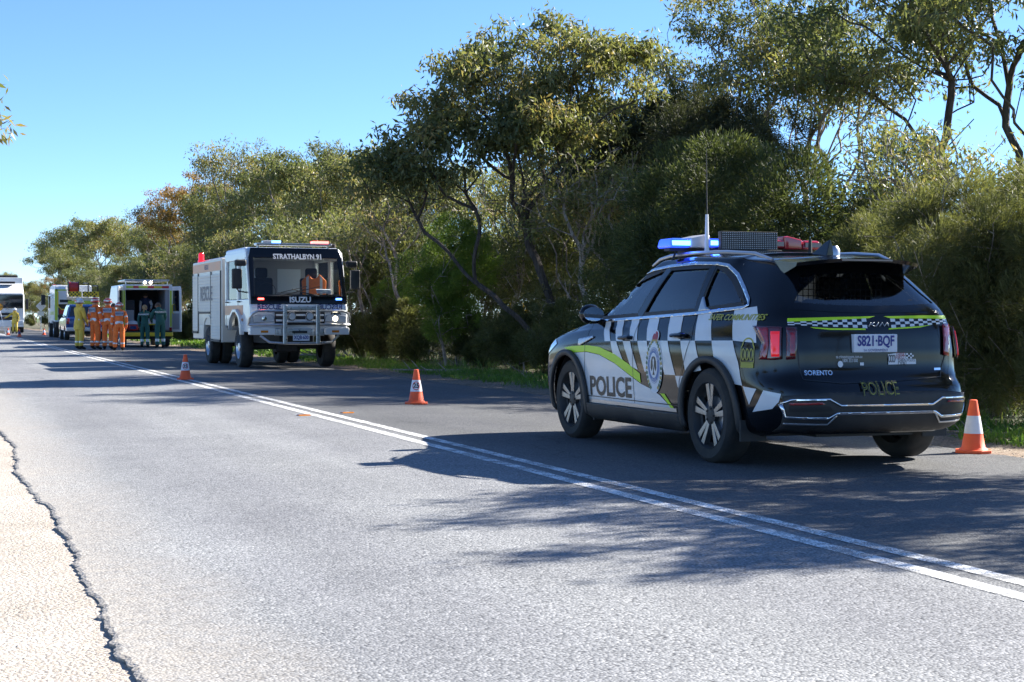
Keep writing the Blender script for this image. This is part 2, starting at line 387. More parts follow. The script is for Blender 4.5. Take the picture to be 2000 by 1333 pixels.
mat('blue_lamp', (0.02, 0.06, 0.6), 0.15, emit=(0.015, 0.06, 1.0), estr=0.9, coat=1.0)
mat('blue_flash', (0.3, 0.5, 1.0), 0.15, emit=(0.07, 0.24, 1.0), estr=3.0)
mat('red_flash', (1.0, 0.15, 0.1), 0.15, emit=(1.0, 0.07, 0.06), estr=3.6)
mat('blue_lens', (0.01, 0.02, 0.16), 0.1, coat=1.0)
mat('lamp_red', (0.45, 0.02, 0.03), 0.12, coat=1.0)
mat('lamp_housing', (0.5, 0.5, 0.53), 0.3, coat=0.3)
glass('car_glass', (0.62, 0.68, 0.70), 0.10)
glass('truck_glass', (0.85, 0.88, 0.88), 0.03, 1.4)
# ------------------------------------------------------------------ police car: one smooth lofted shell, cut into its panels
def catmull(P, sub, lo, hi):
    """P (n,...,3) -> catmull-rom through the first axis; lo/hi are phantom end points"""
    Q = np.concatenate([lo[None], P, hi[None]], 0); out_ = []
    for i in range(1, len(Q) - 2):
        for t in np.arange(sub) / sub:
            a, b_, c, d = Q[i - 1], Q[i], Q[i + 1], Q[i + 2]
            out_.append(0.5 * ((2 * b_) + (c - a) * t + (2 * a - 5 * b_ + 4 * c - d) * t * t + (3 * b_ - a - 3 * c + d) * t ** 3))
    out_.append(Q[-2]); return np.array(out_)
#       w     yr    yf    zr    zsr   zsm   zsf   zf
RINGS = [
    (0.80, 0.16, 4.62, 0.27, 0.21, 0.21, 0.21, 0.22),
    (0.905, 0.06, 4.74, 0.33, 0.27, 0.27, 0.27, 0.29),
    (0.935, 0.01, 4.80, 0.45, 0.43, 0.42, 0.42, 0.44),
    (0.945, 0.02, 4.81, 0.60, 0.60, 0.59, 0.59, 0.60),
    (0.950, 0.10, 4.79, 0.72, 0.76, 0.76, 0.76, 0.72),
    (0.945, 0.115, 4.74, 0.90, 0.92, 0.91, 0.89, 0.84),
    (0.915, 0.135, 4.62, 1.06, 1.05, 1.02, 0.99, 0.93),
    (0.870, 0.19, 4.30, 1.19, 1.17, 1.115, 1.06, 1.015),
    (0.795, 0.36, 3.74, 1.36, 1.37, 1.37, 1.26, 1.13),
    (0.690, 0.53, 3.02, 1.525, 1.555, 1.59, 1.565, 1.50),
    (0.600, 0.58, 2.84, 1.580, 1.605, 1.642, 1.625, 1.575),
    (0.330, 0.66, 2.66, 1.605, 1.635, 1.675, 1.655, 1.615),
    (0.000, 0.70, 2.60, 1.612, 1.643, 1.682, 1.662, 1.625)]
REAR_TAPER = [.95, .945, .945, .945, .945, .945, .945, .94, .905, .86, .86, .86, .86]
def ring_pts(w, yr, yf, zr, zsr, zsm, zsf, zf, tp=1.0):
    L = yf - yr; t2 = 1 - (1 - tp) * .75; t3 = 1 - (1 - tp) * .35
    pts = [(0, yr), (.42 * w * tp, yr + .012), (.71 * w * tp, yr + .055), (.895 * w * tp, yr + .20), (.975 * w * t2, yr + .50)]
    pts += [(w * t3 if i == 0 else w, yr + L * f) for i, f in enumerate((.27, .42, .57, .70, .80))]
    pts += [(.985 * w, yf - .50), (.93 * w, yf - .24), (.70 * w, yf - .085), (.36 * w, yf - .02), (0, yf)]
    z = np.interp(range(15), [0, 3, 4.5, 7, 9, 11, 14], [zr, zr, zsr, zsm, zsf, zf, zf])
    return [(p[0], p[1], zz_) for p, zz_ in zip(pts, z)]
CN = np.array([ring_pts(*r, t) for r, t in zip(RINGS, REAR_TAPER)])
SUB = 12
A = catmull(CN, SUB, 2 * CN[0] - CN[1], CN[-1] * np.array([-1, 1, 1]) + np.array([0, 0, 0]) * 0 + (CN[-2] * np.array([-1, 1, 1]) - CN[-1] * np.array([-1, 1, 1])))
B = A.transpose(1, 0, 2)
flip = np.array([-1, 1, 1])
B = catmull(B, SUB, B[1] * flip, B[-2] * flip)         # ring direction, mirrored phantoms keep the centre line smooth
NS, NK = B.shape[0], B.shape[1]
B[0, :, 0] = 0; B[-1, :, 0] = 0; B[:, -1, 0] = 0
full = np.concatenate([B, B[-2:0:-1] * flip], 0)        # closed loop round the car
NS2 = full.shape[0]
SV = full.reshape(-1, 3)
SF = [(i * NK + k, i * NK + k + 1, ((i + 1) % NS2) * NK + k + 1, ((i + 1) % NS2) * NK + k) for i in range(NS2) for k in range(NK - 1)]
SF = [tuple(reversed(f)) for f in SF]
bvh = BVHTree.FromPolygons([Vector(v) for v in SV], SF)
SUV_LOC = Vector((6.595, 10.36, 0.012)); SUV_RZ = R(0.7)
SUV_M = Matrix.Translation(SUV_LOC) @ Matrix.Rotation(SUV_RZ, 4, 'Z'); SUV_I = SUV_M.inverted()
def pix(px, py):
    """photo pixel -> point on the car's shell (car coordinates)"""
    o = SUV_I @ CAM_P; d = (SUV_I.to_3x3() @ ray(px, py)).normalized()
    h = bvh.ray_cast(o, d)
    return h[0]
def hit_side(y, z, side, off):
    h = bvh.ray_cast(Vector((side * 3, y, z)), Vector((-side, 0, 0)))
    if h[0] is None: return Vector((side * 0.6, y, z))
    return h[0] + Vector((side, 0, 0)) * off
def hit_rear(x, z, off):
    h = bvh.ray_cast(Vector((x, -3, z)), Vector((0, 1, 0)))
    if h[0] is None: return Vector((x, 0.6, z))
    return h[0] + Vector((0, -1, 0)) * off
def hit_top(x, y, off):
    h = bvh.ray_cast(Vector((x, y, 4)), Vector((0, 0, -1)))
    return (h[0] if h[0] is not None else Vector((x, y, 1.6))) + Vector((0, 0, off))
def subdiv(vs2, faces, seg):
    bm = bmesh.new(); vv = [bm.verts.new((a, b_, 0)) for a, b_ in vs2]
    for f in faces:
        try: bm.faces.new([vv[i] for i in f])
        except ValueError: pass
    bmesh.ops.triangulate(bm, faces=bm.faces[:])
    for _ in range(7):
        e = [x for x in bm.edges if x.calc_length() > seg]
        if not e: break
        bmesh.ops.subdivide_edges(bm, edges=e, cuts=1)
        bmesh.ops.triangulate(bm, faces=[f for f in bm.faces if len(f.verts) > 3])
    bm.verts.index_update()
    V = [(v.co.x, v.co.y) for v in bm.verts]; Fs = [[v.index for v in f.verts] for f in bm.faces]; bm.free()
    return V, Fs
def patch(name, vs2, faces, hit, material, parent, off=0.004, seg=0.03, thick=0.0, smooth=True, relief=None):
    V, Fs = subdiv(vs2, faces, seg)
    P = [hit(a, b_, off) for a, b_ in V]
    o = mesh_obj(name, P, Fs, material, parent, smooth)
    bm = bmesh.new(); bm.from_mesh(o.data); bmesh.ops.recalc_face_normals(bm, faces=bm.faces)
    c = Vector((0, 2.3, 0.9))
    s = sum((f.normal.dot(f.calc_center_median() - c)) for f in bm.faces)
    if s < 0: bmesh.ops.reverse_faces(bm, faces=bm.faces)
    bm.to_mesh(o.data); bm.free()
    if thick:
        md = o.modifiers.new('solid', 'SOLIDIFY'); md.thickness = thick; md.offset = 1.0 if thick > 0 else -1.0
    return o
def merge_patches(name, objs):
    """several patches of one part become one mesh"""
    V = []; Fs = []
    for o in objs:
        b0 = len(V); V += [v.co.copy() for v in o.data.vertices]; Fs += [[b0 + i for i in p.vertices] for p in o.data.polygons]
    r = mesh_obj(name, V, Fs, objs[0].data.materials[0], objs[0].parent, True)
    for o in objs:
        me = o.data; bpy.data.objects.remove(o); bpy.data.meshes.remove(me)
    return r
Z1 = lambda x, y: (1040 + x / 2.666, 430 + y / 2.666)     # pixels read off enlarged crops of the photograph
Z2 = lambda x, y: (1420 + x / 2.6667, 430 + y / 2.6667)
def side_poly(pts, zz_=Z1):
    r = []
    for p in pts:
        h = pix(*zz_(*p))
        if h is not None: r.append((h.y, h.z))
    return r
def rear_poly(pts, zz_=Z2):
    r = []
    for p in pts:
        h = pix(*zz_(*p))
        if h is not None: r.append((h.x, h.z))
    return r
def inside(poly, x, y):
    r = False; j = len(poly) - 1
    for i in range(len(poly)):
        xi, yi = poly[i]; xj, yj = poly[j]
        if (yi > y) != (yj > y) and x < (xj - xi) * (y - yi) / (yj - yi) + xi: r = not r
        j = i
    return r
def smooth_poly(P, n=4):
    Q = []
    for i in range(len(P)):
        a, b_, c, d = [np.array(P[(i + k - 1) % len(P)]) for k in range(4)]
        for t in np.arange(n) / n:
            Q.append(tuple(0.5 * ((2 * b_) + (c - a) * t + (2 * a - 5 * b_ + 4 * c - d) * t * t + (3 * b_ - a - 3 * c + d) * t ** 3)))
    return Q
def band(pts, wd):
    """polyline -> list of quads of width wd (2D)"""
    P = [np.array(p) for p in pts]; Lf = []; Rt = []
    for i in range(len(P)):
        d = P[min(i + 1, len(P) - 1)] - P[max(i - 1, 0)]; d = d / (np.linalg.norm(d) + 1e-9); nrm = np.array([-d[1], d[0]]) * wd / 2
        Lf.append(tuple(P[i] + nrm)); Rt.append(tuple(P[i] - nrm))
    vs = Lf + Rt; k = len(P)
    return vs, [(i, i + 1, k + i + 1, k + i) for i in range(k - 1)]
def both(name, vs2, faces, material, parent, **kw):
    """the same patch on the left and on the right flank"""
    for s in (-1, 1):
        patch(name, vs2, faces, lambda y, z, off, s=s: hit_side(y, z, s, off), material, parent[0] if isinstance(parent, tuple) and s < 0 else parent[1] if isinstance(parent, tuple) else parent, **kw)
ng = lambda P: [tuple(range(len(P)))]
# window openings in side view (car y,z)
W_FRONT = [(3.40, 1.115), (3.24, 1.235), (3.02, 1.36), (2.74, 1.46), (2.46, 1.515), (2.22, 1.535), (2.52, 1.145)]
W_REAR = [(2.42, 1.15), (2.13, 1.545), (1.75, 1.55), (1.44, 1.54), (1.45, 1.18)]
W_QTR = [(1.375, 1.185), (1.36, 1.53), (1.22, 1.515), (1.03, 1.425), (0.85, 1.315), (0.72, 1.23)]
R_WIN = [(-.62, 1.215), (-.3, 1.195), (0, 1.19), (.3, 1.195), (.62, 1.215), (.56, 1.33), (.47, 1.46), (.3, 1.485), (0, 1.49), (-.3, 1.485), (-.47, 1.46), (-.56, 1.33)]
W_SCR = [(-.66, 3.52), (-.35, 3.64), (0, 3.68), (.35, 3.64), (.66, 3.52), (.56, 2.98), (0, 2.90), (-.56, 2.98)]
DOOR_F = [(3.48, 0.42), (3.46, 1.02), (3.48, 1.10), (3.0, 1.40), (2.46, 1.56), (2.20, 1.56), (2.42, 1.13), (2.40, .42)]
DOOR_R = [(2.40, .42), (2.42, 1.13), (2.16, 1.56), (1.42, 1.56), (1.40, 1.15), (1.37, 0.95), (1.42, 0.86), (1.54, .62), (1.58, .42)]
suv = empty('police_car', SUV_LOC, SUV_RZ, 'black and white checkered police SUV with lime stripes parked in the lane', 'car')
parts_faces = {}
cent = SV[np.array(SF)].mean(axis=1)
for fi, (cx, cy, cz) in enumerate(cent):
    ax = abs(cx)
    flank = ax > 0.55 and 0.45 < cy < 4.2
    top = cz > 1.585 and 0.6 < cy < 2.9 and ax < 0.64
    if ax > 0.5 and ((cy - 1.05) ** 2 + (cz - 0.37) ** 2 < 0.425 ** 2 or (cy - 3.865) ** 2 + (cz - 0.37) ** 2 < 0.425 ** 2): continue
    if flank and cz > 1.08 and not top and (inside(W_FRONT, cy, cz) or inside(W_REAR, cy, cz) or inside(W_QTR, cy, cz)): continue
    if cy < 0.75 and cz > 1.15 and inside(R_WIN, cx, cz) and ax < 0.70 and cy < 0.55: continue
    if cz > 1.12 and cy > 2.6 and inside(W_SCR, cx, cy): continue
    sd = 'L' if cx < 0 else 'R'
    if flank and not top and inside(DOOR_F, cy, cz): k = 'front_door' + sd
    elif flank and not top and inside(DOOR_R, cy, cz): k = 'rear_door' + sd
    elif cy < 0.62 and cz > 0.70 and ax < 0.80 and not top and cz < 1.56: k = 'tailgate'
    elif cy < 0.75 and cz <= 0.70: k = 'rear_bumper'
    elif cy > 4.15 and cz < 0.72: k = 'front_bumper'
    elif cy > 3.4 and cz > 0.93 and ax < 0.78: k = 'bonnet'
    elif cz < 0.40 and 1.2 < cy < 3.7: k = 'side_sill' + sd
    elif top: k = 'roof'
    else: k = 'body_shell'
    parts_faces.setdefault(k, []).append(SF[fi])
# smooth normals of the whole shell are carried on to the cut panels so that their joints do not show as dents
meT = bpy.data.meshes.new('tmp'); meT.from_pydata([tuple(v) for v in SV], [], SF); meT.update()
VN = np.zeros((len(SV), 3)); 
fn = np.array([p.normal for p in meT.polygons]); fa = np.array([p.area for p in meT.polygons])
for c in range(4): np.add.at(VN, np.array(SF)[:, c], fn * fa[:, None])
VN /= np.linalg.norm(VN, axis=1)[:, None] + 1e-12
bpy.data.meshes.remove(meT)
SUVP = {}
for k, fs in parts_faces.items():
    idx = sorted({i for f in fs for i in f}); mp = {a: i for i, a in enumerate(idx)}
    mname = 'black_plastic' if k.startswith('side_sill') else 'black_paint'
    nm = k[:-1] if k[-1] in 'LR' else k
    o = mesh_obj(nm, SV[idx], [[mp[i] for i in f] for f in fs], mname, suv, True)
    o.data.normals_split_custom_set_from_vertices([tuple(n_) for n_ in VN[idx]])
    SUVP[k] = o
# panes and their frames
for s in (-1, 1):
    dF = SUVP['front_door' + ('L' if s < 0 else 'R')]; dR = SUVP['rear_door' + ('L' if s < 0 else 'R')]; bs = SUVP['body_shell']
    H = lambda y, z, off, s=s: hit_side(y, z, s, off)
    patch('window_pane', smooth_poly(W_FRONT, 1), ng(W_FRONT), H, 'car_glass', dF, off=-0.012, seg=0.08)
    patch('window_pane', W_REAR, ng(W_REAR), H, 'car_glass', dR, off=-0.012, seg=0.08)
    patch('window_pane', W_QTR, ng(W_QTR), H, 'car_glass', bs, off=-0.012, seg=0.08)
    for P, d in ((W_FRONT, dF), (W_REAR, dR), (W_QTR, bs)):
        vs, fs = band(P + P[:2], 0.05); patch('window_seal', vs, fs, H, 'black_plastic', d, off=0.003, seg=0.05)
    vs, fs = band([(2.475, 1.135), (2.17, 1.55)], 0.10); patch('window_pillar', vs, fs, H, 'black_paint', dR, off=0.005, seg=0.06)
    vs, fs = band([(1.415, 1.17), (1.40, 1.55)], 0.075); patch('window_pillar', vs, fs, H, 'black_paint', dR, off=0.005, seg=0.06)
    belt = [(3.52, 1.09), (3.0, 1.108), (2.4, 1.127), (1.8, 1.148), (1.4, 1.163), (0.95, 1.19), (0.72, 1.205)]
    arc = [(0.72, 1.205), (0.67, 1.225), (0.70, 1.265), (0.83, 1.35), (1.02, 1.46), (1.2, 1.54), (1.36, 1.56), (1.7, 1.572), (2.2, 1.562), (2.5, 1.54), (2.78, 1.49), (3.07, 1.385), (3.29, 1.26), (3.52, 1.10)]
    vs, fs = band(belt + arc[1:], 0.024); patch('chrome_trim', vs, fs, H, 'chrome', bs, off=0.008, seg=0.05, thick=0.004)
    fin = [(1.375, 1.18), (1.38, 1.29), (1.355, 1.295), (1.27, 1.215), (1.19, 1.19)]
    patch('chrome_fin', fin, ng(fin), H, 'satin_silver', bs, off=0.006, thick=0.004)
    # sealed gaps between the panels
    gaps = [[(3.48, 0.40), (3.46, 1.02), (3.49, 1.09)], [(2.40, .40), (2.42, 1.12)], [(1.58, .42), (1.54, .62), (1.42, 0.86), (1.37, 0.95), (1.40, 1.15)], [(3.48, .42), (2.4, .42), (1.58, .42)]]
    for g in gaps:
        vs, fs = band(g, 0.008); patch('panel_gap', vs, fs, H, 'dark_ink', bs, off=0.0065, seg=0.05)
    # door handles
    for hy, hz_ in ((2.50, 0.955), (1.50, 0.985)):
        h = hit_side(hy + .06, hz_, s, 0)
        mb = MB(); mb.tube([(h.x, hy - .05, hz_), (h.x + s * .035, hy - .03, hz_ + .004), (h.x + s * .04, hy + .08, hz_ + .002), (h.x + s * .035, hy + .16, hz_ - .002), (h.x, hy + .18, hz_)], 0.017, 8)
        mb.ball((h.x - s * .004, hy + .06, hz_ - .005), .02, .07, .035, 10)
        mb.build('door_handle', 'black_paint', dF if hy > 2 else dR, True)
    # fender vent
    vent = [(3.62, 0.935), (3.30, 0.965), (3.30, 0.948), (3.52, 0.918), (3.58, 0.875), (3.62, 0.875)]
    patch('fender_vent', vent, ng(vent), H, 'satin_silver', bs, off=0.008, thick=0.006)
    # arch cladding and sill trim
    for ay in (1.05, 3.865):
        an = np.linspace(-0.25, math.pi + 0.25, 30)
        pin = [(ay + .41 * math.cos(t), .37 + .41 * math.sin(t)) for t in an]; pout = [(ay + .468 * math.cos(t), .37 + .462 * math.sin(t)) for t in an]
        vs = [p for p in pin + pout]; k = len(pin)
        patch('wheel_arch', vs, [(i, i + 1, k + i + 1, k + i) for i in range(k - 1)], H, 'black_plastic', bs, off=0.014, seg=0.04, thick=-0.03)
    sill = [(3.42, .235), (1.52, .235), (1.52, .36), (3.42, .36)]
    patch('sill_cladding', sill, ng(sill), H, 'black_plastic', bs, off=0.012, seg=0.06, thick=-0.03)
    st = [(3.38, .365), (1.60, .365), (1.60, .395), (3.38, .395)]
    patch('sill_strip', st, ng(st), H, 'satin_silver', bs, off=0.014, seg=0.06)
    # mirror
    hm = hit_side(3.22, 1.12, s, 0)
    mb = MB(); mb.ball((hm.x + s * .15, 3.22, 1.16), .11, .075, .09, 14); mb.tube([(hm.x, 3.24, 1.08), (hm.x + s * .09, 3.23, 1.11)], [.035, .025], 8)
    mm = mb.build('side_mirror', 'black_paint', dF, True)
    mb = MB(); mb.lathe([(0, -.004), (.085, -.004), (.085, .0), (0, .0)], 'y', n=18); mb.xf(Matrix.Translation((hm.x + s * .15, 3.146, 1.16)) @ Matrix.Diagonal((1.15, 1, .75, 1))); mb.build('mirror_face', 'mirror_glass', mm)
W_S = [(x, y) for x, y in W_SCR]
patch('windscreen', W_S, ng(W_S), lambda x, y, off: hit_top(x, y, off), 'car_glass', suv, off=-0.01, seg=0.1)
tg = SUVP['tailgate']
patch('rear_window', R_WIN, ng(R_WIN), hit_rear, 'car_glass', tg, off=-0.008, seg=0.07)
vs, fs = band(R_WIN + R_WIN[:2], 0.055); patch('window_seal', vs, fs, hit_rear, 'black_paint', tg, off=0.003, seg=0.05)
# lower shell, floor and cabin
mb = MB(); mb.box(-.72, .72, .5, 4.5, .24, .36); mb.box(-.42, .42, .3, .9, .24, .36)
mb.build('underbody', 'black_plastic', suv)
mb = MB(); mb.box(-.72, .72, .95, 3.3, .34, .5); mb.build('cabin_floor', 'seat_fabric', suv)
mb = MB(); mb.box(-.70, .70, 3.0, 3.5, .75, 1.08); mb.build('dashboard', 'seat_fabric', suv, bevel=.05)
for x in (-.37, .37):
    for y in (2.45, 1.55):
        mb = MB(); mb.box(x - .25, x + .25, y - .05, y + .45, .45, .75); mb.box(x - .24, x + .24, y - .2, y - .05, .7, 1.28); mb.box(x - .13, x + .13, y - .2, y - .1, 1.29, 1.46)
        mb.build('seat', 'seat_fabric', suv, bevel=.04)
mb = MB()
for i in range(27): mb.box(-.62 + i * .048, -.614 + i * .048, 1.06, 1.064, .8, 1.55)
for i in range(15): mb.box(-.62, .63, 1.06, 1.064, .8 + i * .05, .806 + i * .05)
mb.build('cargo_cage', 'wire_mesh', suv)
for s in (-1, 1):
    for ay in (1.05, 3.865):
        mb = MB(); an = np.linspace(-.2, math.pi + .2, 18)
        ps = [(ay + .44 * math.cos(t), .37 + .44 * math.sin(t)) for t in an]; k = len(ps)
        mb.add([(s * .55, a, b_) for a, b_ in ps] + [(s * .90, a, b_) for a, b_ in ps], [(i, i + 1, k + i + 1, k + i) for i in range(k - 1)])
        mb.add([(s * .55, a, b_) for a, b_ in ps] , [tuple(range(k))])
        mb.build('wheel_well', 'black_plastic', suv)
# wheels
def suv_wheel(x, y, s):
    w_ = empty('wheel', (x, y, .37)); w_.parent = suv
    mb = MB(); mb.lathe([(.255, -.105), (.33, -.118), (.358, -.10), (.37, -.075), (.372, 0), (.37, .075), (.358, .10), (.33, .118), (.262, .108)], 'x', n=48)
    for rr_ in (-.06, -.02, .02, .06): pass
    mb.build('tyre', 'rubber', w_, True)
    mb = MB(); mb.lathe([(.262, -.10), (.245, -.06), (.225, -.04), (.225, .04), (.245, .06), (.264, .106), (.258, .112), (.245, .09), (.232, .02), (.0, .01)], 'x', n=40)
    rim = mb.build('rim', 'black_plastic', w_, True)
    mb = MB()
    for k in range(5):
        for d in (-.115, .115):
            a = 2 * math.pi * k / 5 + .3
            t0 = a + d * 1.6; t1 = a + d * 1.45
            p0 = np.array([math.cos(t0), math.sin(t0)]) * .07; p1 = np.array([math.cos(t1), math.sin(t1)]) * .25
            n_ = np.array([-(p1 - p0)[1], (p1 - p0)[0]]); n_ = n_ / np.linalg.norm(n_)
            q = [p0 - n_ * .017, p0 + n_ * .017, p1 + n_ * .027, p1 - n_ * .027]
            vs = [(.088, *q[0]), (.088, *q[1]), (.098, *q[2]), (.098, *q[3]), (.05, *q[0]), (.05, *q[1]), (.05, *q[2]), (.05, *q[3])]
            mb.add(vs, [(0, 1, 2, 3), (0, 4, 5, 1), (1, 5, 6, 2), (2, 6, 7, 3), (3, 7, 4, 0)])
    mb.build('spoke', 'alloy', w_, bevel=.003)
    mb = MB(); mb.lathe([(.075, .05), (.075, .086), (.05, .094), (.0, .094)], 'x', n=20)
    for k in range(5):
        a = 2 * math.pi * k / 5; mb.lathe([(.009, .08), (.009, .1), (0, .1)], 'x', c=(0, .055 * math.cos(a), .055 * math.sin(a)), n=6)
    mb.build('hub', 'black_plastic', w_, True)
    mb = MB(); mb.lathe([(.02, .05), (.16, .05), (.16, .035), (.02, .035)], 'x', n=24); mb.build('brake_disc', 'satin_silver', w_, True)
    if s < 0: w_.rotation_euler = (0, 0, math.pi)
for s in (-1, 1):
    for ay in (1.05, 3.865): suv_wheel(s * .825, ay, s)
for s in (-1, 1):
    for y0 in (.565, 3.36):
        mb = MB(); mb.box(s * .80 - .11, s * .80 + .11, y0, y0 + .015, .2, .36); mb.build('mud_flap', 'black_plastic', suv)
# ------------------------------------------------------------------ livery (films cut to the shape of the flank)
bs = SUVP['body_shell']
ROW_T = [385, 412, 445, 480, 520, 560, 612, 665, 722, 790, 868, 940, 1055]
ROW_M = [378, 408, 438, 472, 510, 548, 597, 650, 706, 772, 848, 935, 1045]
ROW_L = [395, 425, 478, 512, 550, 585, 635, 690, 745, 800, 880, 985, 1095]
def belt_y(x): return np.interp(x, [385, 520, 722, 940, 1170], [527, 507, 492, 478, 452])
def mid_y(x): return np.interp(x, [285, 600, 1045, 1170], [632, 629, 628, 636])
def low_y(x): return np.interp(x, [395, 478, 550, 635, 690, 745, 800, 985, 1095], [700, 745, 780, 800, 805, 808, 800, 760, 865])
cells = []
for i in range(12):
    if i % 2 == 0: cells.append([(ROW_T[i], belt_y(ROW_T[i])), (ROW_T[i + 1], belt_y(ROW_T[i + 1])), (ROW_M[i + 1], mid_y(ROW_M[i + 1])), (ROW_M[i], mid_y(ROW_M[i]))])
    elif i != 10: cells.append([(ROW_M[i], mid_y(ROW_M[i])), (ROW_M[i + 1], mid_y(ROW_M[i + 1])), (ROW_L[i + 1], low_y(ROW_L[i + 1])), (ROW_L[i], low_y(ROW_L[i]))])
cells = [c for c in cells]
cells.append([(1055, 468), (1172, 450), (1178, 500), (1168, 640), (1045, 628)])
cells.append([(935, 629), (1045, 629), (1072, 740), (1092, 862), (1030, 850), (985, 770), (945, 712)])
cells.append([(1097, 866), (1168, 880), (1130, 962)])
cells.append([(745, 812), (800, 812), (768, 880), (758, 868)])
def cell_split(poly):
    return side_poly(poly)
for c in cells:
    P = cell_split(c)
    if len(P) > 2: both('white_check', P, ng(P), 'white_film', (SUVP['rear_door' + 'L'], SUVP['rear_door' + 'R']), off=0.004)
low = side_poly([(212, 692), (285, 688), (350, 703), (430, 748), (500, 803), (565, 852), (610, 875), (665, 912), (700, 950), (728, 985), (560, 962), (420, 965), (300, 960), (282, 900), (262, 820), (240, 755)])
both('white_panel', low, ng(low), 'white_film', (SUVP['front_doorL'], SUVP['front_doorR']), off=0.0045)
lime = side_poly([(168, 664), (205, 657), (285, 652), (350, 661), (430, 699), (500, 748), (562, 800), (566, 848), (500, 800), (430, 745), (350, 700), (285, 685), (210, 690)])
both('lime_stripe', lime, ng(lime), 'lime_film', bs, off=0.0055)
lime = side_poly([(668, 903), (690, 905), (722, 955), (752, 1000), (735, 1000), (700, 945)])
both('lime_stripe', lime, ng(lime), 'lime_film', bs, off=0.0055)
def side_text(s, zp0, zp1, material, bold=0.0, shear=0.0, squeeze=1.0, sides=(-1, 1), parent=bs, off=0.0075, zz_=Z1, ht=None):
    """lettering between two enlarged-photo points on the flank (centre line of the text), reading rearwards"""
    a = pix(*zz_(*zp0)); b_ = pix(*zz_(*zp1)); vs, fs = text_mesh(s, 1.0, 0, shear)
    xs = [v[0] for v in vs]; wd = max(xs) - min(xs); ln = math.hypot(a.y - b_.y, a.z - b_.z); k = ln / wd
    hk = (ht / (max(v[1] for v in vs) - min(v[1] for v in vs))) if ht else k * squeeze
    vs, fs = text_mesh(s, 1.0, bold, shear)
    for sd in sides:
        V2 = []
        for p, q in vs:
            t = (p - min(xs)) / wd
            yy = (a.y + (b_.y - a.y) * t) if sd < 0 else (b_.y + (a.y - b_.y) * t)
            zz2 = (a.z + (b_.z - a.z) * (t if sd < 0 else 1 - t)) + q * hk
            V2.append((yy, zz2))
        patch('lettering', V2, fs, lambda y, z, o_, sd=sd: hit_side(y, z, sd, o_), material, parent, off=off, seg=0.05, smooth=False)
side_text('POLICE', (306, 866), (517, 880), 'dark_ink', bold=0.03, ht=0.165)
side_text('SAFER COMMUNITIES', (925, 508), (1222, 508), 'gold_ink', bold=0.02, shear=0.3, ht=0.045)
# 000 EMERGENCY mark
cx_ = pix(*Z1(1120, 700))
if cx_ is not None:
    y0, z0 = cx_.y, cx_.z
    both('emergency_mark', [(y0 - .075, z0 - .10), (y0 + .075, z0 - .10), (y0 + .075, z0 - .065), (y0 - .075, z0 - .065)], [(0, 1, 2, 3)], 'gold_ink', bs, off=0.006)
    arcp = [(y0 + .06 * math.cos(t), z0 + .075 + .045 * math.sin(t)) for t in np.linspace(0, math.pi, 10)]
    vs, fs = band([(y0 + .075, z0 + .05)] + arcp + [(y0 - .075, z0 + .05)], .012); both('emergency_mark', vs, fs, 'gold_ink', bs, off=0.006)
    for d in (-.047, 0, .047):
        vs, fs = band([(y0 + d + .017 * math.cos(t), z0 + .0 + .042 * math.sin(t)) for t in np.linspace(0, 2 * math.pi, 14)], .009); both('emergency_mark', vs, fs, 'gold_ink', bs, off=0.006)
    vs, fs = band([(y0 - .075, z0 + .05), (y0 - .075, z0 - .06), (y0 + .075, z0 - .06), (y0 + .075, z0 + .05)], .008); both('emergency_mark', vs, fs, 'gold_ink', bs, off=0.006)
# crest: oval shield of laurel, ring, bird and crown
cc = pix(*Z1(636, 757)); cy0, cz0 = cc.y, cc.z
def ell(ry, rz, n_=36, dz=0.0, a0=0, a1=2 * math.pi): return [(cy0 + ry * math.cos(t), cz0 + dz + rz * math.sin(t)) for t in np.linspace(a0, a1, n_, endpoint=(a1 - a0) < 6.2)]
def crest(P, material, off): both('police_crest', P, ng(P), material, bs, off=off, seg=0.04)
crest(ell(.155, .232), 'badge_white', .0075)
for k in range(26):
    t = math.pi * (.12 + .76 * (k % 13) / 12) + (math.pi if k >= 13 else 0); t += math.pi / 2
    r1, r2 = .142, .205; yy, zz2 = cy0 + r1 * .93 * math.cos(t), cz0 + r2 * math.sin(t)
    d = np.array([-math.sin(t), math.cos(t)]); n_ = np.array([math.cos(t), math.sin(t)]); 
    if k < 13: d = -d
    p = np.array([yy, zz2]); P = [tuple(p - n_ * .004), tuple(p + d * .014 + n_ * .022), tuple(p + d * .04 + n_ * .006), tuple(p + d * .02 - n_ * .018)]
    crest(P, 'badge_green' if k % 3 else 'badge_gold', .0088)
crest(ell(.112, .150), 'badge_blue', .0092)
vs, fs = band(ell(.106, .143) + [ell(.106, .143)[0]], .006); both('police_crest', vs, fs, 'badge_white', bs, off=.0100)
crest(ell(.072, .105), 'badge_white', .0105)
wing = [(0, .075), (.028, .07), (.05, .03), (.054, -.02), (.04, -.05), (.022, -.03), (.012, .0), (.008, -.05), (.02, -.08), (-.02, -.08), (-.008, -.05), (-.012, .0), (-.022, -.03), (-.04, -.05), (-.054, -.02), (-.05, .03), (-.028, .07)]
crest([(cy0 + a, cz0 + b_) for a, b_ in wing], 'dark_ink', .0115)
crest([(cy0 + a, cz0 + b_) for a, b_ in [(0, .066), (.013, .045), (.01, .01), (0, -.03), (-.01, .01), (-.013, .045)]], 'badge_white', .0122)
crown = [(-.06, .205), (.06, .205), (.066, .245), (.045, .275), (.02, .262), (.012, .29), (-.012, .29), (-.02, .262), (-.045, .275), (-.066, .245)]
crest([(cy0 + a, cz0 + b_) for a, b_ in crown], 'badge_white', .0085)
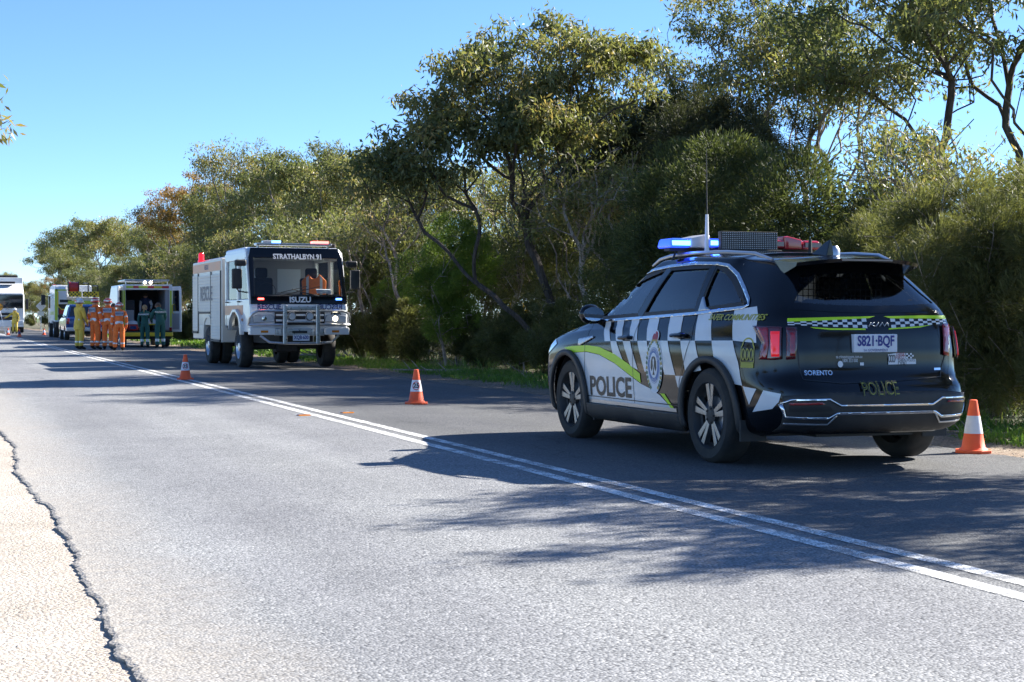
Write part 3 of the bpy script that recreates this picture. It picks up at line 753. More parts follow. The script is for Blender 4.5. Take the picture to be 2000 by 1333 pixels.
crest([(cy0 + a * .8, cz0 + .012 + b_ * .93) for a, b_ in crown], 'badge_red', .0095)
crest([(cy0 + a, cz0 + b_) for a, b_ in [(-.055, .200), (.055, .200), (.055, .214), (-.055, .214)]], 'badge_gold', .0105)
for txt, yo, zo in (('SOUTH AUSTRALIA', 0, .125), ('POLICE', 0, -.127)):
    vs, fs = text_mesh(txt, .034 if txt != 'POLICE' else .036)
    for sd in (-1, 1):
        V2 = []
        for p, q in vs:
            if txt == 'POLICE': t = -math.pi / 2 + p / .12
            else: t = math.pi / 2 - p / .12
            rr_ = q if txt != 'POLICE' else -q
            ry, rz = .091 + rr_, .128 + rr_
            V2.append((cy0 - sd * -1 * 0 + (ry * math.cos(t)) * (-1 if sd < 0 else 1), cz0 + rz * math.sin(t)))
        patch('lettering', V2, fs, lambda y, z, o_, sd=sd: hit_side(y, z, sd, o_), 'badge_white', bs, off=.0112, seg=.05, smooth=False)
# ------------------------------------------------------------------ the tail
def rear(name, zpts, material, off=.005, thick=0.0, parent=tg, sm=False, seg=.04, mirror=False):
    P = rear_poly(zpts)
    for k in ((1, -1) if mirror else (1,)):
        Q = [(a * k, b_) for a, b_ in P]
        patch(name, Q, ng(Q), hit_rear, material, parent, off=off, seg=seg, thick=thick)
def hit_corner(u, z, off, s):
    d = Vector((-s, 1, 0)).normalized(); e = Vector((s, 1, 0)).normalized(); o = Vector((s * .75, .25, z)) + e * u
    h = bvh.ray_cast(o - d * 3, d)
    return (h[0] if h[0] is not None else o) - d * off
def corner(name, zpts, material, parent, off=.005, thick=0.0):
    """a film or lamp that wraps the rear corner, on the left and mirrored on the right"""
    e = Vector((-1, 1, 0)).normalized(); Q = []
    for p in zpts:
        h = pix(*Z2(*p))
        if h is not None: Q.append(((h - Vector((-.75, .25, 0))).dot(e), h.z))
    for s in (-1, 1): patch(name, Q, ng(Q), lambda u, z, o_, s=s: hit_corner(u, z, o_, s), material, parent, off=off, thick=thick)
rear('lime_stripe', [(312, 512), (540, 506), (770, 501), (735, 512), (540, 522), (312, 530)], 'lime_film')
rear('lime_stripe', [(812, 502), (1000, 497), (1130, 497), (1138, 515), (1000, 513), (850, 513)], 'lime_film')
rear('lime_stripe', [(432, 558), (540, 564), (720, 565), (720, 573), (540, 573), (450, 565)], 'lime_film')
rear('lime_stripe', [(840, 564), (1000, 553), (1068, 545), (1000, 561), (840, 571)], 'lime_film')
tl, tr_ = pix(*Z2(312, 531)), pix(*Z2(735, 512)); xs0, xs1 = tl.x, tr_.x
def checks(za, zb, n0, top0, top1, bot0, bot1):
    a, b_ = pix(*Z2(*za)), pix(*Z2(*zb))
    for i in range(n0):
        for r in range(3):
            if (i + r) % 2: continue
            f0, f1 = i / n0, (i + 1) / n0; g0, g1 = r / 3, (r + 1) / 3
            x0, x1 = a.x + (b_.x - a.x) * f0, a.x + (b_.x - a.x) * f1
            t0 = top0 + (top1 - top0) * f0; b0 = bot0 + (bot1 - bot0) * f0
            t1 = top0 + (top1 - top0) * f1; b1 = bot0 + (bot1 - bot0) * f1
            P = [(x0, t0 + (b0 - t0) * g0), (x1, t1 + (b1 - t1) * g0), (x1, t1 + (b1 - t1) * g1), (x0, t0 + (b0 - t0) * g1)]
            patch('white_check', P, ng(P), hit_rear, 'white_film', tg, off=.0045, seg=.06)
zt = [pix(*Z2(*p)).z for p in ((330, 531), (725, 513), (400, 556), (725, 564), (850, 514), (1130, 516), (850, 563), (1110, 538))]
checks((312, 535), (725, 530), 15, zt[0], zt[1], zt[2] + .012, zt[3])
checks((850, 530), (1136, 525), 13, zt[4], zt[5], zt[6], zt[7])
# lamps
corner('tail_lamp', [(140, 553), (288, 558), (287, 725), (240, 730), (172, 727), (186, 640)], 'dark_red_lens', bs, off=.012, thick=.012)
corner('lamp_bar', [(160, 560), (218, 560), (222, 640), (212, 722), (176, 722), (196, 640)], 'red_lens', bs, off=.027, thick=.004)
rear('tail_lamp', [(303, 558), (358, 560), (360, 650), (352, 725), (303, 728)], 'dark_red_lens', off=.012, thick=.012)
rear('tail_lamp', [(1114, 545), (1144, 541), (1146, 710), (1120, 700)], 'red_lens', off=.012, thick=.010)
corner('lamp_bar', [(232, 580), (280, 580), (278, 712), (236, 712)], 'lit_lens', bs, off=.027, thick=.004)
rear('lamp_bar', [(318, 585), (346, 585), (344, 708), (318, 708)], 'red_lens', off=.026, thick=.003)
# plate
def rear_box(name, zc, wd, ht, th, material, parent, off=.01, bevel=.004):
    c = pix(*Z2(*zc)); y = hit_rear(c.x, c.z, 0).y
    mb = MB(); mb.box(c.x - wd / 2, c.x + wd / 2, y - off - th, y + .03, c.z - ht / 2, c.z + ht / 2)
    return mb.build(name, material, parent, bevel=bevel), Vector((c.x, y - off - th - .002, c.z))
pl, pc = rear_box('number_plate', (764, 642), .372, .134, .008, 'plate_white', tg, off=.02)
lettering('lettering', 'S821·BQF', .105, pc + Vector((0, -.001, .014)), (1, 0, 0), (0, 0, 1), 'plate_blue', pl, bold=.003, sx=.74)
lettering('lettering', 'SA GOVERNMENT', .026, pc + Vector((0, -.001, -.052)), (1, 0, 0), (0, 0, 1), 'plate_blue', pl)
def rear_text(s, za, zb, material, bold=0.0, shear=0.0, ht=.03, parent=tg, off=.006):
    a, b_ = pix(*Z2(*za)), pix(*Z2(*zb)); vs, fs = text_mesh(s, 1.0, bold, shear)
    xs = [v[0] for v in vs]; zs = [v[1] for v in vs]; kx = (b_.x - a.x) / (max(xs) - min(xs)); kz = ht / (max(zs) - min(zs))
    V2 = [(a.x + (p - min(xs)) * kx, (a.z + b_.z) / 2 + (q - (max(zs) + min(zs)) / 2) * kz) for p, q in vs]
    return patch('lettering', V2, fs, hit_rear, material, parent, off=off, seg=.05, smooth=False)
rear_text('SORENTO', (400, 796), (547, 796), 'chrome', ht=.036, bold=.02)
rear_text('POLICE', (700, 882), (886, 872), 'gold_ink', ht=.11, parent=SUVP['rear_bumper'], off=.02, bold=.01)
rear_text('POLICE', (700, 882), (886, 872), 'dark_ink', ht=.11, parent=SUVP['rear_bumper'], off=.0225, bold=-.018)
rear_text('sa.crimestoppers.com.au', (565, 716), (702, 714), 'white_ink', ht=.03)
rear_text('1800 333 000', (600, 733), (678, 731), 'white_ink', ht=.026)
rear_text('THINK', (876, 700), (924, 700), 'badge_red', ht=.028, off=.008); rear_text('FIRST', (876, 716), (924, 716), 'badge_red', ht=.028, off=.008)
rear_text('THEN', (884, 732), (930, 732), 'dark_ink', ht=.028, off=.008); rear_text('DIAL', (888, 747), (938, 747), 'dark_ink', ht=.028, off=.008)
rear_text('POLICE', (936, 731), (975, 731), 'dark_ink', ht=.018, off=.008)
rear('sticker', [(835, 700), (874, 694), (926, 693), (928, 722), (980, 724), (982, 750), (838, 753)], 'white_ink', off=.0062)
for i in range(4):
    for r in range(3):
        if (i + r) % 2 == 0: rear('sticker', [(930 + i * 10, 694 + r * 9), (940 + i * 10, 694 + r * 9), (940 + i * 10, 703 + r * 9), (930 + i * 10, 703 + r * 9)], 'white_ink', off=.0062)
for d in (844, 855, 866):
    c = pix(*Z2(d, 722)); vs, fs = band([(c.x + .010 * math.cos(t), c.z + .026 * math.sin(t)) for t in np.linspace(0, 6.283, 12)], .006); patch('sticker', vs, fs, hit_rear, 'dark_ink', tg, off=.008)
c = pix(*Z2(588, 751)); P = [(c.x + .022 * math.cos(t), c.z + .024 * math.sin(t)) for t in np.linspace(0, 6.0, 12)]; patch('sticker', P, ng(P), hit_rear, 'white_ink', tg, off=.006)
rear('sticker', [(690, 743), (710, 742), (710, 758), (690, 758)], 'white_ink', off=.006)
rear('badge', [(1076, 770), (1109, 769), (1109, 781), (1076, 782)], 'chrome', off=.006)
# maker's emblem
for pts in ([(735, 556), (748, 533)], [(748, 546), (765, 533)], [(752, 546), (768, 556)], [(772, 556), (788, 533)], [(791, 556), (806, 533), (816, 554), (832, 533)], [(832, 533), (838, 554)]):
    vs, fs = band([(pix(*Z2(*p)).x, pix(*Z2(*p)).z) for p in pts], .008); patch('emblem', vs, fs, hit_rear, 'emblem_grey', tg, off=.006, thick=.002)
# tailgate outline, handle lip, bumper steps
for g in ([(362, 560), (362, 650), (372, 745), (395, 830)], [(395, 832), (600, 850), (900, 835), (1110, 815)], [(1110, 815), (1132, 712), (1112, 548)]):
    P = rear_poly(g); vs, fs = band(P, .009); patch('panel_gap', vs, fs, hit_rear, 'dark_ink', tg, off=.004)
rb = SUVP['rear_bumper']
def mirrored_rear(name, P, material, off, thick, parent):
    patch(name, P, ng(P), hit_rear, material, parent, off=off, thick=thick, seg=.05)
lowp = [(-.76, .29), (.76, .29), (.78, .56), (.5, .585), (-.5, .585), (-.78, .56)]
mirrored_rear('bumper_cladding', lowp, 'black_plastic', .010, .008, rb)
ch = [(-.79, .50), (-.74, .53), (-.48, .535), (-.39, .487), (.39, .487), (.48, .535), (.74, .53), (.79, .50)]
vs, fs = band(ch, .015); patch('chrome_strip', vs, fs, hit_rear, 'chrome', rb, off=.022, thick=.006, seg=.05)
ch = [(-.79, .50), (-.76, .40), (-.48, .395), (-.42, .43), (.42, .43), (.48, .395), (.76, .40), (.79, .50)]
vs, fs = band(ch, .019); patch('chrome_strip', vs, fs, hit_rear, 'chrome', rb, off=.022, thick=.006, seg=.05)
ch = [(-.76, .355), (-.48, .35), (-.42, .42)]
for k in (1, -1):
    vs, fs = band([(a * k, b_) for a, b_ in ch], .012); patch('chrome_strip', vs, fs, hit_rear, 'satin_silver', rb, off=.022, thick=.005)
    P = [(k * a, b_) for a, b_ in ((-.75, .51), (-.54, .515), (-.52, .50), (-.75, .492))]; patch('reflector', P, ng(P), hit_rear, 'red_lens', rb, off=.026, thick=.005)
    P = [(k * a, b_) for a, b_ in ((-.75, .485), (-.48, .485), (-.45, .45), (-.75, .445))]; patch('bumper_vent', P, ng(P), hit_rear, 'dark_ink', rb, off=.022)
corner('white_check', [(190, 887), (283, 906), (270, 948), (236, 984), (133, 1000), (160, 950)], 'white_film', rb)
# spoiler
mb = MB(); xs = np.linspace(-.53, .53, 21); top = []; bot = []; tip = []
for x in xs:
    e = 1 - (abs(x) / .53) ** 4 * .25
    top.append((x, .74, 1.607 - .04 * (x / .53) ** 2)); tip.append((x, .74 - .46 * e, 1.575 - .035 * (x / .53) ** 2)); bot.append((x, .74 - .44 * e, 1.548 - .035 * (x / .53) ** 2))
base = [(x, .60, 1.50 - .04 * (x / .53) ** 2) for x in xs]; k = len(xs)
mb.add(top + tip + bot + base, [(r * k + i, r * k + i + 1, (r + 1) * k + i + 1, (r + 1) * k + i) for r in range(3) for i in range(k - 1)] + [(0, k, 2 * k, 3 * k), (k - 1, 2 * k - 1, 3 * k - 1, 4 * k - 1)])
sp = mb.build('spoiler', 'black_paint', suv, True)
mb = MB(); mb.box(-.22, .22, .272, .285, 1.553, 1.566); mb.build('brake_light', 'dark_red_lens', sp)
mb = MB(); mb.tube([(0, .30, 1.225), (.10, .262, 1.23), (.40, .285, 1.26)], [.012, .011, .006], 6); mb.build('rear_wiper', 'black_plastic', tg, True)
# roof: rails, cross bars, light bar, sign board, aerials
for s in (-1, 1):
    P = [(s * .53, .76, 1.575), (s * .56, .98, 1.628), (s * .59, 1.4, 1.655), (s * .60, 1.9, 1.666), (s * .60, 2.4, 1.658), (s * .595, 2.62, 1.635), (s * .59, 2.78, 1.585)]
    mb = MB(); mb.tube(P, [.010, .015, .016, .016, .016, .015, .010], 8); mb.build('roof_rail', 'satin_silver', suv, True)
lb = empty('light_bar', (0, 2.28, 1.70)); lb.parent = suv
mb = MB(); mb.box(-.70, .70, -.05, .05, -.005, .02)
for s in (-1, 1): mb.box(s * .54 - .02, s * .54 + .02, -.07, .07, -.06, .0); mb.tube([(s * .62, -.02, .0), (s * .66, -.02, -.10), (s * .685, -.02, -.17)], .009, 6)
mb.build('mounting_bar', 'black_plastic', lb)
for s, base, fl in ((-1, 'blue_lamp', 'blue_flash'), (1, 'lamp_red', 'dark_red_lens')):
    nm = 'blue_module' if s < 0 else 'red_module'
    a, b_ = sorted((s * .73, s * .54)); mb = MB(); mb.box(a, b_, -.14, .14, .02, .10, taper=(.015, .015)); mb.build(nm, base, lb, bevel=.02)
    mb = MB(); mb.box(a + .02, b_ - .01, -.148, -.12, .04, .078); mb.build('flash', fl, lb)
    a, b_ = sorted((s * .36, s * .25)); mb = MB(); mb.box(a, b_, -.14, .10, .03, .10); mb.build(nm, base, lb, bevel=.015)
    mb = MB(); mb.box(a + .01, b_ - .01, -.147, -.13, .045, .082); mb.build('flash', fl, lb)
    mb = MB(); mb.prism([(s * .54, .02), (s * .37, .02), (s * .35, .13), (s * .40, .135), (s * .54, .105)], 'y', -.13, .13); mb.build('siren_housing', 'lamp_housing' if s < 0 else 'lamp_red', lb, bevel=.012)
mb = MB(); mb.box(-.24, .24, -.1, .1, .02, .10); mb.build('dark_module', 'blue_lens', lb, bevel=.015)
sb = empty('sign_board', (-0.04, 2.06, 1.705)); sb.parent = suv
mb = MB(); mb.box(-.27, .27, -.03, .03, .0, .155); mb.box(-.3, .3, -.05, .08, -.03, .0); mb.build('panel', 'black_plastic', sb, bevel=.004)
mb = MB()
for i in range(30):
    for j in range(9):
        x = -.255 + i * .0176; z = .013 + j * .0161
        mb.add([(x - .0046, -.0315, z), (x, -.0315, z - .0046), (x + .0046, -.0315, z), (x, -.0315, z + .0046)], [(0, 1, 2, 3)])
o = mb.build('lamp_dots', 'white_ink', sb); o['kind'] = 'stuff'
ae = empty('whip_aerial', (-.42, 2.08, 1.70)); ae.parent = suv
mb = MB(); mb.tube([(0, 0, -.03), (0, 0, .05), (0, 0, .30)], [.022, .02, .014], 8); mb.build('aerial_base', 'white_ink', ae, True)
mb = MB(); mb.tube([(0, 0, .30), (-.003, 0, .55), (-.006, .0, .86)], [.006, .004, .0025], 6); mb.build('whip', 'black_plastic', ae, True)
mb = MB(); mb.tube([(.50, 1.95, 1.66), (.50, 1.95, 1.80)], [.02, .014], 8); mb.build('stub_aerial', 'black_plastic', suv, True)
mb = MB(); mb.add([(-.035, .80, 1.61), (.035, .80, 1.61), (.04, 1.02, 1.63), (-.04, 1.02, 1.63), (-.006, .80, 1.735), (.006, .80, 1.735), (0, .88, 1.72)], [(0, 1, 5, 4), (1, 2, 6, 5), (2, 3, 6), (3, 0, 4, 6), (4, 5, 6), (0, 3, 2, 1)])
mb.build('shark_fin', 'black_paint', suv, bevel=.006)
mb = MB(); mb.tube([(.055, .84, 1.60), (.055, .84, 1.66), (.055, .84, 1.69)], [.05, .05, .03], 12); mb.build('dome_aerial', 'satin_silver', suv, True)
# headlamps (seen only from the front)
for s in (-1, 1):
    P = [(4.30, .93), (4.62, .86), (4.70, .74), (4.45, .78), (4.20, .88)]
    patch('headlamp', P, ng(P), lambda y, z, off, s=s: hit_side(y, z, s, off), 'chrome', bs, off=.006)
# ------------------------------------------------------------------ plants
def leaf_mat(name, cols, trans=0.35, rough=0.45, spec=0.5):
    """cols: colour stops along the per-leaf value stored on the mesh"""
    m = bpy.data.materials.new(name); m.use_nodes = True; M[name] = m
    n = m.node_tree.nodes; l = m.node_tree.links; b = n['Principled BSDF']; o = n['Material Output']
    a = n.new('ShaderNodeAttribute'); a.attribute_name = 'tone'
    oi = n.new('ShaderNodeObjectInfo')
    ad = n.new('ShaderNodeMath'); ad.operation = 'MULTIPLY_ADD'; l.new(oi.outputs['Random'], ad.inputs[0]); ad.inputs[1].default_value = 0.16
    l.new(a.outputs['Fac'], ad.inputs[2])
    r = ramp(n, l, ad.outputs[0], [(i / (len(cols) - 1) * 0.9 + 0.05, c) for i, c in enumerate(cols)])
    l.new(r.outputs[0], b.inputs['Base Color']); b.inputs['Roughness'].default_value = rough; b.inputs['Specular IOR Level'].default_value = spec
    t = n.new('ShaderNodeBsdfTranslucent'); br = mixc(n, l, 1.0, r.outputs[0], (1.3, 1.35, 0.75), 'MULTIPLY'); l.new(br, t.inputs[0])
    mx = n.new('ShaderNodeMixShader'); mx.inputs[0].default_value = trans
    l.new(b.outputs[0], mx.inputs[1]); l.new(t.outputs[0], mx.inputs[2]); l.new(mx.outputs[0], o.inputs[0])
leaf_mat('gum_leaf', [(0.066, 0.08, 0.034), (0.105, 0.122, 0.05), (0.155, 0.168, 0.07), (0.22, 0.215, 0.09), (0.29, 0.21, 0.09)], 0.42, 0.5, 0.35)
leaf_mat('gum_leaf_rust', [(0.08, 0.075, 0.03), (0.14, 0.12, 0.04), (0.21, 0.145, 0.05), (0.28, 0.155, 0.05), (0.34, 0.17, 0.05)], 0.4, 0.5, 0.3)
leaf_mat('paperbark_leaf', [(0.032, 0.042, 0.018), (0.052, 0.066, 0.026), (0.082, 0.098, 0.036), (0.135, 0.15, 0.052), (0.19, 0.19, 0.07)], 0.35, 0.6, 0.25)
leaf_mat('dark_needle', [(0.022, 0.027, 0.015), (0.034, 0.041, 0.021), (0.052, 0.058, 0.028), (0.085, 0.088, 0.042), (0.12, 0.115, 0.06)], 0.25, 0.65, 0.25)
leaf_mat('bright_leaf', [(0.075, 0.12, 0.026), (0.115, 0.175, 0.034), (0.16, 0.23, 0.042), (0.20, 0.27, 0.05), (0.25, 0.29, 0.07)], 0.45, 0.5, 0.3)
leaf_mat('broom_leaf', [(0.05, 0.056, 0.024), (0.08, 0.088, 0.034), (0.115, 0.122, 0.046), (0.16, 0.16, 0.065), (0.22, 0.19, 0.09)], 0.42, 0.55, 0.3)
leaf_mat('wattle_flower', [(0.10, 0.12, 0.03), (0.2, 0.18, 0.03), (0.45, 0.30, 0.02), (0.5, 0.34, 0.02), (0.5, 0.34, 0.02)], 0.3, 0.6, 0.2)
leaf_mat('grass_blade', [(0.045, 0.085, 0.016), (0.075, 0.14, 0.022), (0.105, 0.2, 0.028), (0.15, 0.25, 0.04), (0.30, 0.27, 0.11)], 0.35, 0.5, 0.3)
m, n, l, b = nodes_mat('gum_bark')
tc = n.new('ShaderNodeTexCoord'); mpg = n.new('ShaderNodeMapping'); mpg.inputs['Scale'].default_value = (6, 6, 1.2); l.new(tc.outputs['Object'], mpg.inputs['Vector'])
z = noise(n, l, mpg.outputs[0], 2.0, 6, 0.65); cr = ramp(n, l, z.outputs['Fac'], [(0.3, (0.07, 0.05, 0.038)), (0.46, (0.22, 0.175, 0.14)), (0.6, (0.38, 0.32, 0.27)), (0.8, (0.5, 0.45, 0.40))])
l.new(cr.outputs[0], b.inputs['Base Color']); b.inputs['Roughness'].default_value = 0.85
bp = n.new('ShaderNodeBump'); bp.inputs['Strength'].default_value = 0.6; bp.inputs['Distance'].default_value = 0.02; l.new(z.outputs['Fac'], bp.inputs['Height']); l.new(bp.outputs[0], b.inputs['Normal'])
m, n, l, b = nodes_mat('dark_bark')
tc = n.new('ShaderNodeTexCoord'); mpg = n.new('ShaderNodeMapping'); mpg.inputs['Scale'].default_value = (8, 8, 1.5); l.new(tc.outputs['Object'], mpg.inputs['Vector'])
z = noise(n, l, mpg.outputs[0], 3.0, 6, 0.65); cr = ramp(n, l, z.outputs['Fac'], [(0.3, (0.02, 0.016, 0.013)), (0.55, (0.075, 0.06, 0.05)), (0.8, (0.16, 0.135, 0.115))])
l.new(cr.outputs[0], b.inputs['Base Color']); b.inputs['Roughness'].default_value = 0.9

def wood(stems, targets, bf, rs, seed, r_tip=.007, expo=2.3, jit=.05, rmax=.16):
    """grow limbs: every target joins the skeleton where (distance + bf * way back to the root) is least"""
    rg = np.random.default_rng(seed)
    P = []; par = []; path = []
    for st in stems:
        for i, p in enumerate(st):
            P.append(np.array(p, float)); par.append(len(P) - 2 if i else -1)
            path.append(path[-1] + np.linalg.norm(P[-1] - P[-2]) if i else 0.0)
    n0 = len(P); T = np.array(targets, float); N = len(T)
    best = np.full(N, 1e9); who = np.zeros(N, int); done = np.zeros(N, bool)
    def upd(k):
        d = np.linalg.norm(T - P[k], axis=1)
        # going down from a node to a target below it costs extra
        dz = np.maximum(0, P[k][2] - T[:, 2]); c = d + 1.2 * dz + bf * path[k]
        m_ = (c < best) & ~done; best[m_] = c[m_]; who[m_] = k
    for k in range(n0): 
        if k >= 1: upd(k)
    isT = [-1] * n0
    for _ in range(N):
        c = np.where(done, 1e9, best); t = int(np.argmin(c)); k = who[t]; done[t] = True
        d = np.linalg.norm(T[t] - P[k]); ns = max(1, int(d / .35)); prev = k
        for i in range(1, ns + 1):
            f = i / ns; pd = P[k] - P[par[k]] if par[k] >= 0 else np.array([0, 0, 1.0]); pd = pd / (np.linalg.norm(pd) + 1e-9)
            if i == 1: kd = pd
            q = P[k] * (1 - f) ** 2 + (P[k] + (kd * .75 + np.array([0, 0, .25])) * d * .38) * 2 * f * (1 - f) + T[t] * f ** 2
            if i < ns: q = q + rg.normal(0, jit, 3) * min(1, d) + np.array([0, 0, -.10 * d * math.sin(math.pi * f) * rg.uniform(-.5, 1)])
            P.append(q); par.append(prev); path.append(path[prev] + np.linalg.norm(P[-1] - P[prev])); prev = len(P) - 1; isT.append(t if i == ns else -1)
            upd(prev)
    n = len(P); kids = [[] for _ in range(n)]
    for i in range(n):
        if par[i] >= 0: kids[par[i]].append(i)
    rad = np.zeros(n)
    order = sorted(range(n), key=lambda i: -path[i])
    for i in order:
        s_ = sum(rad[c] ** expo for c in kids[i]); rad[i] = max(r_tip, s_ ** (1 / expo)) if kids[i] else r_tip
    rad = np.minimum(rad * rs, rmax)
    return np.array(P), par, kids, rad, isT
def wood_mesh(P, par, kids, rad, sides=5):
    mb = MB(); used = set()
    def chain(start, first=None):
        c = [] if first is None else [first]
        i = start
        while True:
            c.append(i)
            if not kids[i]: break
            i = max(kids[i], key=lambda k: rad[k])
        return c
    stack = [(i, None) for i in range(len(P)) if par[i] < 0]
    while stack:
        i, f = stack.pop(); c = chain(i, f)
        rs = [float(rad[k]) for k in c]
        if f is not None: rs[0] = min(float(rad[f]), rs[1] * 1.25)
        if len(c) > 1:
            nn = sides if max(rs) > .02 else 4 if max(rs) > .012 else 3
            pts = P[c]
            if max(rs) > .012 and len(c) > 2:
                pts = catmull(pts, 2, 2 * pts[0] - pts[1], 2 * pts[-1] - pts[-2]); rs = list(np.interp(np.arange(len(pts)) / 2, np.arange(len(rs)), rs))
            mb.tube([tuple(p) for p in pts], [float(r_) for r_ in rs], nn, cap=False)
        cs = set(c)
        for k in c:
            if k == f: continue
            for q in kids[k]:
                if q not in cs: stack.append((q, k))
    return mb
def leaf_mesh(name, C, D, L, W, tone, material, parent, fold=0.25, rg=None, bend=0.0):
    """one quad for each leaf: centres C, directions D, lengths L, widths W"""
    N = len(C); D = D / (np.linalg.norm(D, axis=1)[:, None] + 1e-9)
    rv = rg.normal(0, 1, (N, 3)); S = np.cross(D, rv); S /= np.linalg.norm(S, axis=1)[:, None] + 1e-9
    U = np.cross(S, D)
    a = C; b_ = C + D * (L * .45)[:, None] + S * (W * .5)[:, None] + U * (W * fold)[:, None]
    c = C + D * L[:, None] + np.array([0, 0, -1]) * (L * bend)[:, None]; d = C + D * (L * .45)[:, None] - S * (W * .5)[:, None] + U * (W * fold)[:, None]
    V = np.stack([a, b_, c, d], 1).reshape(-1, 3).astype(np.float32)
    me = bpy.data.meshes.new(name); me.vertices.add(4 * N); me.vertices.foreach_set('co', V.ravel())
    me.loops.add(4 * N); me.loops.foreach_set('vertex_index', np.arange(4 * N, dtype=np.int32))
    me.polygons.add(N); me.polygons.foreach_set('loop_start', np.arange(0, 4 * N, 4, dtype=np.int32)); me.polygons.foreach_set('loop_total', np.full(N, 4, dtype=np.int32))
    at = me.attributes.new('tone', 'FLOAT', 'POINT'); at.data.foreach_set('value', np.repeat(np.clip(tone, 0, .84), 4).astype(np.float32))
    me.materials.append(M[material]); me.update(calc_edges=True)
    return link(bpy.data.objects.new(name, me), parent)
def gum_tree(name, seed, H=6.8, Rc=2.4, stems=3, lean=(0, 0), nclump=46, leaves=650, base_z=.42, material='gum_leaf', flat=.55, tone0=.35, spread=1.0, bark='gum_bark', top=1.0, lobes=None, lsize=.12, rs=1.0):
    """multi-stemmed mallee: twisting bare limbs that carry flat clumps of hanging leaves at the outside"""
    rg = np.random.default_rng(seed); root = empty(name)
    cc = np.array([lean[0], lean[1], 0.0])
    # clump centres near the shell of a domed crown made of a few lobes
    lob = lobes or [(rg.uniform(-.5, .5) * Rc, rg.uniform(-.5, .5) * Rc, rg.uniform(.70, .95), rg.uniform(.5, .8)) for _ in range(5)]
    C = []
    while len(C) < nclump:
        lx, ly, lz, lr = lob[rg.integers(len(lob))]
        v = rg.normal(0, 1, 3); v /= np.linalg.norm(v); v[2] = abs(v[2]) * 1.3 - .45
        r = lr * Rc * rg.uniform(.62, 1.0)
        p = cc + np.array([lx, ly, lz * H - lr * Rc * .55]) + v * np.array([r, r, r * .85 * top])
        if p[2] > base_z * H * rg.uniform(.85, 1.2) and p[2] < H * 1.03: C.append(p)
    C = np.array(C)
    st = []
    for s in range(stems):
        a = rg.uniform(0, 6.28); p = np.array([math.cos(a), math.sin(a), 0]) * .12 * (s > 0); d = np.array([math.cos(a) * .32 * spread, math.sin(a) * .32 * spread, 1.0]); ch = [p + np.array([0, 0, -.15])]
        hz_ = H * rg.uniform(.28, .42)
        while ch[-1][2] < hz_:
            d = d + rg.normal(0, .17, 3) + np.array([lean[0], lean[1], 0]) * .05; d[2] = max(d[2], .5); d /= np.linalg.norm(d); ch.append(ch[-1] + d * .32)
        st.append(ch)
    inner = []
    for c in C[rg.permutation(len(C))]:
        f = rg.uniform(.35, .85); b0 = np.array([cc[0] * .5, cc[1] * .5, H * .34]); inner.append(b0 + (c - b0) * f + rg.normal(0, .22, 3))
    tw = []; own = []
    for i, c in enumerate(C):
        for k in range(6): tw.append(c + rg.normal(0, 1, 3) * np.array([.27, .27, .13])); own.append(i)
    T = np.array(inner + list(C) + tw)
    P, par, kids, rad, isT = wood(st, T, .45, rs, seed + 1)
    wood_mesh(P, par, kids, rad).build('trunk', bark, root, True)
    tips = np.array(tw); n = leaves * nclump // len(tips); cen = np.repeat(tips, n, 0)
    off = rg.normal(0, 1, cen.shape) * np.array([.14, .14, .19 * flat]); cen = cen + off
    D = rg.normal(0, .75, cen.shape) + np.array([0, 0, -.75]); L = rg.uniform(.6, 1.25, len(cen)) * lsize; W = L * rg.uniform(.22, .36, len(cen))
    ct = np.repeat(np.array(own), n); ctone = rg.normal(0, .13, len(C))
    tone = tone0 + ctone[ct] + rg.normal(0, .13, len(cen))
    leaf_mesh('crown', cen, D, L, W, tone, material, root, .2, rg)
    return root
